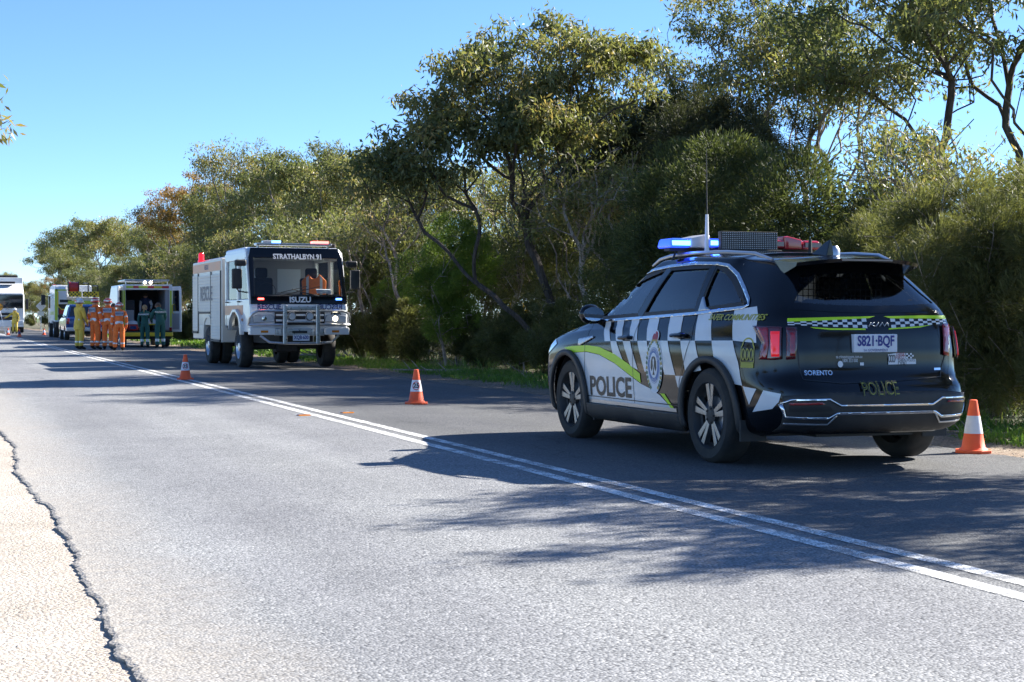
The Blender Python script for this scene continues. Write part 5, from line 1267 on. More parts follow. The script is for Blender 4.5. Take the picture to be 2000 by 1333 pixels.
# nose
mb = MB(); mb.prism([(.10, .86), (.06, 1.30), (.10, 1.46), (.32, 1.46), (.32, .86)], 'x', -1.10, 1.10); cabpart(mb, 'nose_panel', 'truck_white', .05)
mb = MB(); mb.prism([(.085, 1.44), (.12, 1.62), (.155, 1.62), (.16, 1.44)], 'x', -1.085, 1.085); cabpart(mb, 'black_fascia', 'black_paint', .02)
def wsy(z): return .115 + (z - 1.62) * .40     # raked windscreen
mb = MB(); zt, zb = 2.46, 1.62
mb.add([(-1.0, wsy(zb), zb), (1.0, wsy(zb), zb), (.95, wsy(zt), zt), (-.95, wsy(zt), zt)], [(0, 1, 2, 3)]); mb.build('windscreen', 'truck_glass', cab)
fr = [(-1.085, 1.60, -1.0, 1.60), ]
mb = MB()
def wq(a, b_, c, d, t=.03):
    P = [(p[0], wsy(p[1]) - .004, p[1]) for p in (a, b_, c, d)]; Q = [(p[0], p[1] + t, p[2]) for p in P]
    mb.add(P + Q, [(0, 1, 2, 3), (4, 7, 6, 5), (0, 4, 5, 1), (1, 5, 6, 2), (2, 6, 7, 3), (3, 7, 4, 0)])
wq((-1.085, 1.60), (-.99, 1.60), (-.94, 2.46), (-1.06, 2.50)); wq((.99, 1.60), (1.085, 1.60), (1.06, 2.50), (.94, 2.46))
wq((-1.06, 2.47), (1.06, 2.47), (1.0, 2.70), (-1.0, 2.70))
mb.build('windscreen_surround', 'black_paint', cab, bevel=.02)
def on_screen(x, z, o_=.012): return Vector((x, wsy(z) - o_, z))
lettering('lettering', 'STRATHALBYN 91', .17, on_screen(.05, 2.50), XF, (0, .4, 1), 'white_ink', cab, bold=.006, sx=.82)
lettering('lettering', 'ISUZU', .17, (.02, .082, 1.535), XF, (0, .2, 1), 'white_ink', cab, bold=.006, sx=1.05)
lettering('lettering', 'RESCUE', .155, (-.68, .062, 1.375), XF, ZF, 'navy_ink', cab, bold=.004, sx=1.0)
lettering('lettering', 'RESCUE', .155, (.70, .062, 1.375), XF, ZF, 'navy_ink', cab, bold=.004, mirror=True)
lettering('lettering', 'FRR', .10, (.82, .052, 1.245), XF, ZF, 'dark_ink', cab, bold=.004, sx=1.4)
for x, mt in ((-.86, 'red_flash'), (.90, 'blue_flash')):
    mb = MB(); mb.box(x - .065, x + .065, .07, .11, 1.535, 1.575); mb.build('nose_flash', mt, cab, bevel=.006)
for s in (-1, 1):
    mb = MB(); mb.tube([(s * .45, .10, 1.62), (s * .1, .14, 1.70), (s * -.15, .165, 1.78)], [.015, .011, .008], 6); mb.tube([(s * -.15 - .25, .135, 1.70), (s * -.15 + .35, .20, 1.84)], .008, 5); mb.build('wiper', 'black_plastic', cab, True)
# inside: dashboard, seats, an orange vest on the seat, papers on the dash
mb = MB(); mb.box(-1.0, 1.0, .26, .62, 1.35, 1.66); mb.build('dashboard', 'seat_fabric', cab, bevel=.06)
for x in (-.58, .58):
    mb = MB(); mb.box(x - .27, x + .27, .95, 1.45, .95, 1.35); mb.box(x - .26, x + .26, 1.32, 1.48, 1.3, 2.05); mb.box(x - .14, x + .14, 1.34, 1.44, 2.04, 2.28); mb.build('seat', 'seat_fabric', cab, bevel=.05)
mb = MB(); mb.lathe([(.2, -.012), (.212, 0), (.2, .012)], 'y', c=(-.58, .78, 1.72), n=20); mb.build('steering_wheel', 'black_plastic', cab, True)
vest = empty('safety_vest', (.60, 1.28, 1.55)); vest.parent = rt
mb = MB(); mb.prism([(-.26, 0), (.26, 0), (.29, .42), (.13, .58), (.05, .48), (-.05, .48), (-.13, .58), (-.29, .42)], 'y', -.02, .025); mb.build('vest_cloth', 'hivis_orange', vest, bevel=.02)
for s in (-1, 1):
    mb = MB(); mb.prism([(s * .13, 0), (s * .19, 0), (s * .19, .5), (s * .13, .54)], 'y', -.03, -.021); mb.build('vest_tape', 'silver_tape', vest)
vest.parent = None; vest.location = rt.matrix_basis @ Vector((.60, 1.28, 1.55)) if False else (7.62 + .60, 35.55 + 1.29, 1.56)
tag(vest, 'orange safety vest hung over the seat inside the rescue truck', 'vest')
pp = MB(); pp.add([(-.18, -.02, 0), (.16, 0, 0), (.17, .19, .10), (-.16, .18, .10)], [(0, 1, 2, 3)]); pp.box(-.17, .16, .0, .004, -.004, -.001)
o = pp.build('paper_sheet', 'paper', None); o.location = (7.62 + .62, 35.55 + .30, 1.685); tag(o, 'sheet of paper lying on the dashboard of the rescue truck', 'paper')
# lamps, bumper, bull bar
for s in (-1, 1):
    hl = empty('headlamp', (0, 0, 0)); hl.parent = cab
    mb = MB(); mb.prism([(s * .56, 1.05), (s * 1.04, 1.03), (s * 1.06, 1.17), (s * .98, 1.20), (s * .60, 1.20)], 'y', .03, .12); mb.build('lamp_housing', 'inside_grey', hl, bevel=.02)
    mb = MB(); mb.prism([(s * .57, 1.06), (s * 1.03, 1.04), (s * 1.05, 1.16), (s * .97, 1.19), (s * .61, 1.19)], 'y', .022, .034); mb.build('lens', 'lamp_glass', hl)
    mb = MB(); mb.lathe([(0, -.008), (.055, -.004), (.06, .01)], 'y', c=(s * .80, .018, 1.12), n=16); mb.build('lamp', 'lamp_lit' if s > 0 else 'chrome', hl, True)
    mb = MB(); mb.box(min(s * .55, s * 1.12), max(s * .55, s * 1.12), .0, .22, .76, .92); bpn = mb.build('bumper', 'truck_white', rt, bevel=.02)
    mb = MB(); mb.box(s * .80 - .08, s * .80 + .08, -.008, .01, .81, .86); mb.build('indicator', 'amber', bpn)
    mb = MB(); mb.lathe([(0, -.03), (.085, -.03), (.10, .0), (.10, .06), (.04, .10)], 'y', c=(s * .20, -.06, 1.17), n=20); sp_ = mb.build('spot_lamp', 'chrome', rt, True)
    mb = MB(); mb.lathe([(0, -.034), (.075, -.031)], 'y', c=(s * .20, -.062, 1.17), n=20); mb.build('lens', 'lamp_glass', sp_, True)
mb = MB(); mb.box(-.55, .55, .02, .2, .74, .90); mb.build('bumper_centre', 'steel', rt, bevel=.015)
mb = MB(); mb.box(-.18, .16, -.004, .03, .80, .85); mb.build('winch_slot', 'dark_ink', rt, bevel=.01)
mb = MB(); mb.box(-.56, .56, .03, .07, .98, 1.34); mb.build('grille', 'chassis', rt, bevel=.01)
for z in (1.08, 1.2, 1.3):
    mb = MB(); mb.box(-.54, .54, .015, .05, z - .022, z + .022); mb.build('grille_bar', 'truck_white', rt, bevel=.006)
bb = empty('bull_bar', (0, 0, 0)); bb.parent = rt
for s in (-1, 1):
    mb = MB(); mb.box(s * .37 - .045, s * .37 + .045, -.16, -.08, .56, 1.42); mb.build('upright', 'steel', bb, bevel=.012)
    mb = MB(); mb.tube([(s * .37, -.12, 1.29), (s * .95, -.10, 1.29), (s * 1.07, -.06, 1.24), (s * 1.12, .02, 1.14), (s * 1.13, .10, .98)], .03, 8); mb.build('loop', 'steel', bb, True)
    mb = MB(); mb.tube([(s * .37, -.12, .985), (s * 1.0, -.08, .985), (s * 1.12, .02, .985)], .028, 8); mb.build('loop', 'steel', bb, True)
mb = MB(); mb.box(-.37, .37, -.15, -.09, 1.30, 1.40); mb.build('top_rail', 'steel', bb, bevel=.012)
mb = MB(); mb.box(-.36, .36, -.14, -.1, 1.03, 1.07); mb.build('rail', 'steel', bb, bevel=.01)
mb = MB(); mb.tube([(-.88, .05, .74), (-.70, -.05, .60), (-.4, -.09, .575), (.4, -.09, .575), (.70, -.05, .60), (.88, .05, .74)], .03, 8); mb.build('lower_tube', 'steel', bb, True)
mb = MB(); mb.box(-.186, .186, -.012, .0, .63, .765); npl = mb.build('number_plate', 'plate_white', rt, bevel=.003); npl.location = (.02, -.0, .0)
lettering('lettering', 'XQB·600', .115, (0, -.014, .70), XF, ZF, 'plate_blue', npl, bold=.003, sx=.75)
mb = MB(); mb.box(-.38, .38, .4, 7.2, .55, .75); mb.build('chassis_rail', 'chassis', rt); mb = MB(); mb.box(-.8, .8, 1.45, 1.6, .42, .56); mb.box(-.25, .25, 1.3, 1.75, .35, .62); mb.build('front_axle', 'chassis', rt, bevel=.04)
mb = MB(); mb.box(-.8, .8, 5.15, 5.3, .42, .56); mb.box(-.25, .25, 5.0, 5.45, .35, .65); mb.build('rear_axle', 'chassis', rt, bevel=.04)
for s in (-1, 1): wheel(rt, s * .95, 1.52, .47, .27, s); wheel(rt, s * 1.0, 5.22, .47, .25, s, dual=True)
# roof bar with beacons
mb = MB(); mb.box(-.86, .86, .55, .85, 2.76, 2.81); mb.tube([(-.8, .7, 2.68), (-.8, .7, 2.78)], .03, 6); mb.tube([(.8, .7, 2.68), (.8, .7, 2.78)], .03, 6); rbar = mb.build('beacon_bar', 'satin_silver', rt, bevel=.01)
for x0, x1, mt in ((-.70, -.50, 'lamp_glass'), (-.49, -.30, 'blue_flash'), (.42, .80, 'red_flash')):
    mb = MB(); mb.box(x0, x1, .6, .8, 2.81, 2.865); mb.build('beacon', mt, rbar, bevel=.015)
mb = MB(); mb.lathe([(.0, 2.72), (.07, 2.72), (.07, 2.80), (.0, 2.82)], 'z', c=(.93, .75, 0), n=12); mb.build('horn', 'black_plastic', rt, True)
mb = MB(); mb.tube([(-1.0, 1.2, 2.66), (-1.02, 1.22, 3.4)], [.006, .003], 5); mb.build('whip_aerial', 'black_plastic', rt, True)
# equipment body with roller shutters
body = empty('equipment_body', (0, 0, 0)); body.parent = rt
mb = MB(); mb.box(-1.12, 1.12, 3.35, 7.45, .95, 2.56); mb.box(-1.12, 1.12, 3.35, 4.55, .55, .96); mb.box(-1.12, 1.12, 5.95, 7.45, .60, .96); mb.build('body_shell', 'truck_cream', body, bevel=.02)
for s in (-1, 1):
    mb = MB(); mb.box(s * 1.124 - .003, s * 1.124 + .003, 3.5, 7.42, 2.28, 2.5); ob = mb.build('orange_band', 'orange_film', body)
    lettering('lettering', 'RESCUE', .16, (s * 1.130, 5.4, 2.39), (0, -s * -1.0 if s > 0 else -1.0, 0), ZF, 'navy_ink', body, bold=.003)
    for y0, y1, z0 in ((3.5, 4.72, .62), (4.82, 6.55, 1.30), (6.65, 7.40, .80)):
        mb = MB()
        nz_ = int((2.24 - z0) / .075)
        for i in range(nz_):
            za = z0 + i * .075; mb.prism([(s * 1.133, za), (s * 1.138, za + .015), (s * 1.138, za + .06), (s * 1.133, za + .0745)], 'y', y0, y1)
        o = mb.build('roller_shutter', 'shutter', body); o['kind'] = 'stuff'
        mb = MB(); mb.box(s * 1.135 - .02, s * 1.135 + .02, y0, y1, z0 - .06, z0 - .01); mb.build('shutter_handle', 'black_plastic', o, bevel=.006)
        for ye in (y0 - .05, y1 + .01):
            mb = MB(); mb.box(s * 1.13 - .012, s * 1.13 + .012, ye, ye + .04, z0 - .05, 2.27); mb.build('shutter_rail', 'dark_ink', o)
    lettering('lettering', 'RESCUE', .50, (s * 1.146, 5.35, 1.72), (0, -1.0 if s < 0 else 1.0, 0), ZF, 'grey_ink', body, bold=.008, sx=1.0)
    mb = MB(); mb.prism([(4.62, .62), (4.75, 1.08), (5.0, 1.2), (5.45, 1.2), (5.75, 1.08), (5.88, .62), (5.78, .62), (5.68, 1.02), (5.42, 1.13), (5.03, 1.13), (4.82, 1.02), (4.72, .62)], 'x', s * 1.09 - .05, s * 1.09 + .05); mb.build('mudguard', 'truck_cream', body, bevel=.01)
mb = MB(); mb.lathe([(.09, 2.56), (.09, 2.62), (.075, 2.64), (.075, 2.78), (.05, 2.82), (.0, 2.82)], 'z', c=(-.98, 7.0, 0), n=16); mb.build('red_beacon', 'red_beacon', body, True)
mb = MB(); mb.tube([(-.9, 3.6, 2.60), (-.9, 7.2, 2.60)], .025, 6); mb.tube([(.9, 3.6, 2.60), (.9, 7.2, 2.60)], .025, 6); mb.box(-.9, .9, 3.58, 3.64, 2.57, 2.63); mb.box(-.9, .9, 7.16, 7.22, 2.57, 2.63); mb.build('roof_rack', 'satin_silver', body)
# ---------------------------------------------------------------- ambulance, rear doors open towards the camera
am = empty('ambulance', (7.72, 63.8, .0), R(.5), 'white ambulance with open rear doors and yellow bumper beside the paramedics', 'ambulance')
mb = MB()
for s in (-1, 1):
    mb.prism([(.0, .55), (4.3, .55), (5.2, .55), (5.9, .85), (5.6, 1.3), (4.7, 2.1), (4.2, 2.45), (.05, 2.50), (0, 2.45)], 'x', s * .98 - .03, s * .98 + .03)
mb.box(-.99, .99, .02, 4.3, 2.42, 2.52); mb.box(-.95, .95, 2.6, 2.66, .6, 2.45); mb.box(-.98, .98, 5.3, 5.9, .5, 1.1); mb.prism([(4.15, 2.45), (4.75, 2.12), (5.62, 1.28), (5.5, 1.2), (4.1, 2.3)], 'x', -.95, .95)
mb.build('body_shell', 'truck_white', am, bevel=.05)
mb = MB(); mb.box(-.95, .95, .0, 4.3, .52, .66); mb.build('load_floor', 'dark_inside', am)
mb = MB(); mb.box(-.94, -.90, .25, 2.6, .66, 2.4); mb.box(-.9, -.45, .6, 2.6, .66, 1.9); mb.box(-.92, .92, 2.5, 2.6, .66, 2.4); mb.box(-.92, .92, .3, 2.6, 2.36, 2.41); mb.build('locker', 'dark_inside', am, bevel=.02)
mb = MB(); mb.box(.72, .94, .08, 2.5, .66, 2.38); mb.build('inner_wall', 'inside_grey', am, bevel=.06)
mb = MB(); mb.box(-1.0, -.88, -.015, .05, .6, 2.45); mb.box(.88, 1.0, -.015, .05, .6, 2.45); mb.box(-1.0, 1.0, -.016, .05, 2.30, 2.52); mb.build('door_frame', 'truck_white', am, bevel=.02)
for i, (x0, x1) in enumerate(((-.86, -.58), (-.58, -.36), (-.36, 0.0), (.0, .26), (.26, .58), (.58, .86))):
    mb = MB(); mb.box(x0, x1, -.024, -.017, 2.37, 2.46); mb.build('chevron', ('lime_paint', 'red_paint', 'lime_paint', 'red_paint', 'yellow_paint', 'red_paint')[i], am)
for s in (-1, 1):
    for k in range(7):
        mb = MB(); mb.box(s * 1.017 - .004, s * 1.017 + .004, .3 + k * .55, .58 + k * .55, .75, 1.12); mb.build('lime_panel', 'lime_paint' if k % 2 else 'red_paint', am)
    mb = MB(); mb.box(s * .945 - .05, s * .945 + .05, -.022, -.016, .82, 2.28); mb.build('lime_edge', 'lime_paint', am)
mb = MB(); mb.box(-.86, -.5, .35, .6, .9, 1.5); mb.box(.35, .7, 1.6, 2.4, .66, 1.3); mb.build('cabinet', 'inside_grey', am, bevel=.03)
for x in (-.11, .12):
    mb = MB(); mb.lathe([(0, -.05), (.05, -.05), (.06, -.02), (.06, .0)], 'y', c=(x, -.02, 2.60), n=14); mb.build('work_lamp', 'lamp_lit', am, True)
mb = MB(); mb.box(-.90, .90, .1, 2.6, 2.66, 2.72); mb.box(-.86, -.82, .2, .3, 2.5, 2.68); mb.box(.82, .86, .2, .3, 2.5, 2.68); mb.box(-.2, .2, -.03, .2, 2.54, 2.68); mb.build('roof_rack', 'steel', am, bevel=.015)
bmp = MB(); bmp.box(-1.0, 1.0, -.18, .05, .44, .60); bo = bmp.build('rear_bumper', 'yellow_paint', am, bevel=.03)
mb = MB(); mb.box(-.98, .98, -.12, .1, .60, .66); mb.build('step', 'black_plastic', bo)
mb = MB(); mb.box(-.95, .95, .1, 5.6, .32, .52); mb.build('underbody', 'chassis', am)
for s in (-1, 1):
    mb = MB(); mb.box(s * .93 - .06, s * .93 + .06, -.03, .0, .64, .80); mb.build('tail_lamp', 'red_lens', am, bevel=.01)
    wheel(am, s * .88, 1.0, .36, .24, s); wheel(am, s * .88, 4.7, .36, .24, s)
    d = empty('rear_door', (s * 1.0, 0, 0), R(-18 if s < 0 else 14)); d.parent = am
    mb = MB(); mb.prism([(-.93, .62), (.0, .62), (.0, 2.44), (-.86, 2.44), (-.93, 2.3)], 'x', -.03, .03); mb.build('door_panel', 'truck_white', d, bevel=.02)
    mb = MB(); mb.prism([(-.80, 1.45), (-.12, 1.45), (-.12, 2.28), (-.78, 2.28)], 'x', -.034, .034); mb.build('door_window', 'window_dark', d)
    mb = MB(); mb.box(.031 if s > 0 else -.037, .037 if s > 0 else -.031, -.9, -.05, 1.1, 1.36); mb.build('lime_panel', 'lime_paint', d)
    mb = MB(); mb.box(-.037 if s > 0 else .031, -.031 if s > 0 else .037, -.80, -.08, .72, 1.36); mb.build('inner_trim', 'inside_grey', d)
    mb = MB(); mb.tube([(-s * .04, -.25, 1.35), (-s * .10, -.25, 1.38), (-s * .10, -.25, 1.70), (-s * .04, -.25, 1.73)], .02, 6); mb.build('grab_handle', 'yellow_paint', d, True)
    mb = MB(); mb.box(s * 1.015 - .004, s * 1.015 + .004, .3, 4.0, 1.15, 1.45); mb.build('lime_band', 'lime_paint', am)
stc = empty('stretcher', (7.86, 63.7, 0), 0, 'ambulance stretcher with white sheets in the open rear of the ambulance', 'stretcher')
mb = MB(); mb.box(-.28, .28, .35, 2.0, .86, .90); 
for x in (-.24, .24): mb.tube([(x, .45, .88), (x, .8, .68), (x, 1.2, .68)], .018, 6); mb.tube([(x, 1.8, .88), (x, 1.5, .68), (x, 1.2, .68)], .018, 6)
mb.build('frame', 'yellow_paint', stc)
mb = MB(); mb.box(-.27, .27, .37, 1.98, .90, .99); mb.build('mattress', 'sheet_white', stc, bevel=.03)
mb = MB(); mb.ball((.0, .62, .99), .26, .3, .12, 12, 0); mb.build('blanket', 'sheet_white', stc, True)
kb = empty('kit_bag', (7.18, 64.0, .64), 0, 'red and blue kit bag under a white sheet on the ambulance floor', 'bag')
mb = MB(); mb.box(-.2, .2, -.12, .2, .0, .26); mb.build('bag_body', 'red_paint', kb, bevel=.05); mb = MB(); mb.box(-.12, .12, -.13, -.118, .06, .18); mb.build('pocket', 'blue_paint', kb, bevel=.01)
mb = MB(); mb.ball((0, .05, .25), .25, .2, .14, 12, 0); mb.build('sheet', 'sheet_white', kb, True)
am.scale = (.94, .94, .96)
# ---------------------------------------------------------------- fire truck seen from behind
ft = empty('fire_truck', (7.58, 95, .0), 0, 'white and lime fire truck with yellow checker band seen from behind', 'truck')
mb = MB(); mb.box(-1.22, 1.22, .35, 3.6, .95, 2.30); mb.box(-1.22, -.55, 0, .4, 1.9, 2.75); mb.box(.9, 1.22, 0, .4, .9, 2.3); mb.box(-1.22, -.55, 0, .4, .9, 1.0); mb.prism([(.2, 2.3), (3.4, 2.3), (3.4, 2.9), (.4, 2.9)], 'x', -1.18, -.6); mb.build('body_shell', 'truck_white', ft, bevel=.03)
mb = MB(); mb.box(-1.18, 1.18, 3.8, 6.3, .8, 2.5); mb.prism([(3.8, 2.5), (6.0, 2.5), (5.8, 2.95), (3.8, 3.05)], 'x', -1.12, 1.12); mb.build('cab', 'truck_white', ft, bevel=.06)
mb = MB(); mb.box(-1.0, .9, .3, .36, 1.0, 1.9); mb.build('pump_bay', 'dark_inside', ft)
for s in (-1, 1):
    mb = MB(); mb.box(s * 1.225 - .004, s * 1.225 + .004, .4, 3.5, 1.25, 1.55); mb.build('lime_band', 'lime_paint', ft)
    for y0 in (.5, 1.5, 2.5):
        mb = MB(); mb.box(s * 1.228 - .006, s * 1.228 + .006, y0, y0 + .9, 1.0, 2.2); mb.build('locker_shutter', 'shutter', ft)
        mb = MB(); mb.box(s * 1.236 - .004, s * 1.236 + .004, y0 + .1, y0 + .8, 1.3, 1.5); mb.build('lime_panel', 'lime_paint', ft)
    mb = MB(); mb.box(s * 1.5 - .12, s * 1.5 + .12, 5.6, 5.7, 1.9, 2.5); mi = mb.build('side_mirror', 'black_plastic', ft, bevel=.02)
    mb = MB(); mb.tube([(s * 1.15, 5.7, 2.4), (s * 1.5, 5.65, 2.4)], .02, 6); mb.build('mirror_arm', 'black_plastic', mi)
    mb = MB(); mb.box(s * 1.19 - .01, s * 1.19 + .01, 4.3, 5.5, 1.7, 2.4); mb.build('cab_window', 'window_dark', ft)
    wheel(ft, s * 1.05, 1.5, .48, .3, s); wheel(ft, s * 1.05, 5.2, .48, .3, s)
mb = MB(); mb.box(-1.1, 1.1, 3.3, 3.34, 2.35, 2.95); mb.build('headboard', 'truck_white', ft)
for x0, x1, z0, z1 in ((-1.22, -1.06, 1.0, 2.75), (1.04, 1.2, .95, 2.25), (-.5, 1.0, 1.92, 2.1), (-1.15, -.6, 2.66, 2.74)):
    mb = MB(); mb.box(x0, x1, -.012, -.004, z0, z1); mb.build('lime_stripe', 'lime_paint', ft)
for x0 in (-.25, .15, .55):
    mb = MB(); mb.box(x0, x0 + .3, .24, .31, 1.1, 1.75); mb.build('pump_panel', 'inside_grey', ft, bevel=.02)
for x0, x1 in ((-.45, .25), (.30, 1.2)):
    mb = MB(); mb.box(x0, x1, -.03, .02, 2.32, 2.62); ck = mb.build('checker_band', 'yellow_paint', ft)
    k = 0
    for i in range(int((x1 - x0) / .1)):
        for j in range(3):
            if (i + j) % 2 == 0:
                mb = MB(); mb.box(x0 + i * .1 + .01, x0 + i * .1 + .09, -.036, -.031, 2.33 + j * .095, 2.33 + j * .095 + .085); mb.build('checker', 'dark_ink', ck)
mb = MB(); mb.lathe([(.12, -.3), (.38, -.3), (.38, -.26), (.2, -.26), (.2, .26), (.38, .26), (.38, .3), (.12, .3)], 'x', c=(-.15, .6, 2.85), n=20); mb.build('hose_reel', 'black_plastic', ft, True)
mb = MB(); mb.lathe([(.2, -.25), (.33, -.25), (.30, .25), (.2, .25)], 'x', c=(-.15, .6, 2.85), n=20); mb.build('hose', 'red_paint', ft, True)
mb = MB(); mb.tube([(.62, .1, 2.3), (.62, .1, 3.1), (.62, 3.2, 3.15)], .035, 6); mb.tube([(1.15, .1, 2.3), (1.15, .1, 2.95), (1.15, 3.2, 3.0)], .035, 6); mb.build('roll_bar', 'black_plastic', ft, True)
mb = MB(); mb.tube([(-1.05, -.03, 2.6), (-1.05, -.08, 2.5), (-1.05, -.08, 1.8), (-.85, -.08, 1.6), (-.7, -.03, 1.6)], .03, 6); mb.build('grab_rail', 'yellow_paint', ft, True)
mb = MB(); mb.box(-.95, -.6, -.01, .02, 2.35, 2.6); mb.build('placard', 'plate_white', ft); mb = MB(); mb.box(-.95, -.3, -.01, .03, 2.0, 2.16); mb.build('vent', 'dark_ink', ft)
mb = MB(); mb.box(-.95, -.6, .2, .32, 1.35, 1.6); mb.build('valve_box', 'red_paint', ft); mb = MB(); mb.box(-1.2, 1.2, -.05, .3, .6, .9); mb.build('rear_bumper', 'chassis', ft, bevel=.02)
mb = MB(); mb.box(-1.0, -.5, -.06, -.03, .66, .84); mb.build('marker_plate', 'orange_film', ft); mb = MB(); mb.box(-.9, .9, .2, 6.1, .5, .9); mb.build('chassis_rail', 'chassis', ft)
mb = MB(); mb.box(-1.1, 1.1, 6.25, 6.33, 1.6, 2.4); mb.build('windscreen', 'window_dark', ft)
for x in (-.9, -.6):
    mb = MB(); mb.box(x - .1, x + .1, 5.3, 5.5, 3.0, 3.12); mb.build('beacon', 'lamp_red' if x < -.7 else 'blue_lens', ft, bevel=.02)
# ---------------------------------------------------------------- blue wagon behind the crew
bw = empty('parked_wagon', (7.1, 84.2, 0), 0, 'dark blue four-wheel-drive wagon parked between the yellow firefighter and fire truck', 'car')
mb = MB(); mb.prism([(.05, .55), (.0, .95), (.08, 1.12), (.1, 1.15), (3.3, 1.15), (4.7, 1.0), (4.85, .8), (4.85, .5), (.2, .45)], 'x', -.93, .93); mb.build('body_shell', 'blue_paint', bw, bevel=.07)
mb = MB(); 
V = [(-.86, .12, 1.13), (.86, .12, 1.13), (.86, 3.35, 1.13), (-.86, 3.35, 1.13), (-.72, .38, 1.80), (.72, .38, 1.80), (.72, 2.5, 1.82), (-.72, 2.5, 1.82)]
mb.add(V, [(0, 1, 5, 4), (1, 2, 6, 5), (2, 3, 7, 6), (3, 0, 4, 7), (4, 5, 6, 7)]); mb.build('cabin', 'blue_paint', bw, bevel=.06)
mb = MB(); mb.add([(-.74, .165, 1.22), (.74, .165, 1.22), (.64, .335, 1.70), (-.64, .335, 1.70)], [(0, 1, 2, 3)]); mb.xf(Matrix.Translation((0, -.02, 0))); mb.build('rear_window', 'window_dark', bw)
for s in (-1, 1):
    mb = MB(); mb.add([(s * .862, .55, 1.22), (s * .862, 3.0, 1.22), (s * .76, 2.4, 1.70), (s * .76, .65, 1.70)], [(0, 1, 2, 3)]); mb.xf(Matrix.Translation((s * .012, 0, 0))); mb.build('side_window', 'window_dark', bw)
    mb = MB(); mb.box(s * .84 - .07, s * .84 + .07, -.01, .12, .82, 1.10); mb.build('tail_lamp', 'red_lens', bw, bevel=.02)
    wheel(bw, s * .82, .95, .38, .25, s); wheel(bw, s * .82, 3.85, .38, .25, s)
    mb = MB(); mb.box(s * 1.02 - .09, s * 1.02 + .09, 2.95, 3.05, 1.15, 1.3); mb.build('side_mirror', 'black_plastic', bw, bevel=.02)
mb = MB(); mb.box(-.92, .92, -.1, .2, .45, .66); mb.build('rear_bumper', 'satin_silver', bw, bevel=.03); mb = MB(); mb.box(-.19, .19, -.02, .01, .78, .9); mb.build('number_plate', 'plate_white', bw)
mb = MB(); mb.box(-.8, .8, .3, 4.6, .3, .5); mb.build('underbody', 'chassis', bw)
# ---------------------------------------------------------------- white semi-trailer coming along the road
se = empty('semi_trailer', (5.1, 127, 0), 0, 'white semi-trailer with dark windscreen halted beyond the traffic controller', 'truck')
mb = MB(); mb.box(-1.22, 1.22, .2, 2.2, .75, 2.95); mb.prism([(.1, 2.9), (2.2, 2.9), (2.2, 3.75), (1.2, 3.6), (.35, 3.1)], 'x', -1.18, 1.18); mb.build('cab', 'truck_white', se, bevel=.1)
mb = MB(); mb.box(-1.25, 1.25, 2.9, 14.5, 1.1, 4.2); mb.build('trailer_box', 'truck_white', se, bevel=.04)
mb = MB(); mb.box(-1.12, 1.12, .10, .2, 1.85, 2.85); mb.build('windscreen', 'window_dark', se, bevel=.04)
mb = MB(); mb.box(-1.15, 1.15, .0, .3, .45, .95); mb.build('bumper', 'truck_white', se, bevel=.05)
mb = MB(); mb.box(-.8, .8, .13, .2, .98, 1.22); mb.build('grille', 'chassis', se); mb = MB(); mb.box(-.8, .8, .13, .2, 1.32, 1.5); mb.build('grille', 'chassis', se)
mb = MB(); mb.lathe([(.14, -.02), (.16, 0), (.14, .02)], 'y', c=(0, .12, 1.65), n=16); mb.build('emblem', 'chrome', se, True)
for s in (-1, 1):
    mb = MB(); mb.box(min(s * .75, s * 1.15), max(s * .75, s * 1.15), -.02, .1, .60, .80); mb.build('headlamp', 'lamp_glass', se, bevel=.03)
    mb = MB(); mb.box(s * 1.42 - .10, s * 1.42 + .10, .35, .45, 1.75, 2.55); mi = mb.build('side_mirror', 'black_plastic', se, bevel=.03); mb = MB(); mb.tube([(s * 1.2, .5, 2.6), (s * 1.42, .4, 2.5)], .03, 6); mb.build('mirror_arm', 'black_plastic', mi)
    wheel(se, s * 1.05, 1.2, .5, .3, s); wheel(se, s * 1.05, 4.4, .5, .5, s); wheel(se, s * 1.05, 12.0, .5, .5, s); wheel(se, s * 1.05, 13.2, .5, .5, s)
mb = MB(); mb.box(-.5, .5, .5, 14.3, .65, 1.1); mb.build('chassis_rail', 'chassis', se); mb = MB(); mb.box(-.6, .6, .9, 1.5, 3.7, 3.86); mb.build('air_unit', 'black_plastic', se, bevel=.03); mb = MB(); mb.box(-.9, .9, 3.2, 5.0, 4.2, 4.38); mb.build('roof_unit', 'chassis', se, bevel=.03)
# ------------------------------------------------------------------ people: one skinned figure each
mat('orange_overall', (0.86, 0.19, 0.035), .75, var=.16, vscale=9, bump=.35, bscale=16)
mat('yellow_turnout', (0.74, 0.52, 0.08), .8, var=.16, vscale=9, bump=.35, bscale=16)
mat('green_uniform', (0.018, 0.10, 0.085), .8, var=.2, vscale=9, bump=.3, bscale=18)
mat('boot_black', (0.015, 0.014, 0.013), .6); mat('skin', (0.50, 0.27, 0.18), .55, var=.08, vscale=20)
mat('hair_brown', (0.09, 0.05, 0.025), .6, bump=.4, bscale=90); mat('hair_blond', (0.35, 0.22, 0.10), .6, bump=.4, bscale=90)
mat('helmet_red', (0.62, 0.07, 0.04), .3, coat=.5); mat('helmet_white', (0.74, 0.74, 0.73), .3, coat=.5); mat('dark_cloth', (0.02, 0.022, 0.03), .85); mat('white_cloth', (0.7, 0.72, 0.75), .8)
mat('jeans_blue', (0.03, 0.05, 0.12), .85); mat('badge_grey', (0.32, 0.36, 0.42), .5, metal=.2)
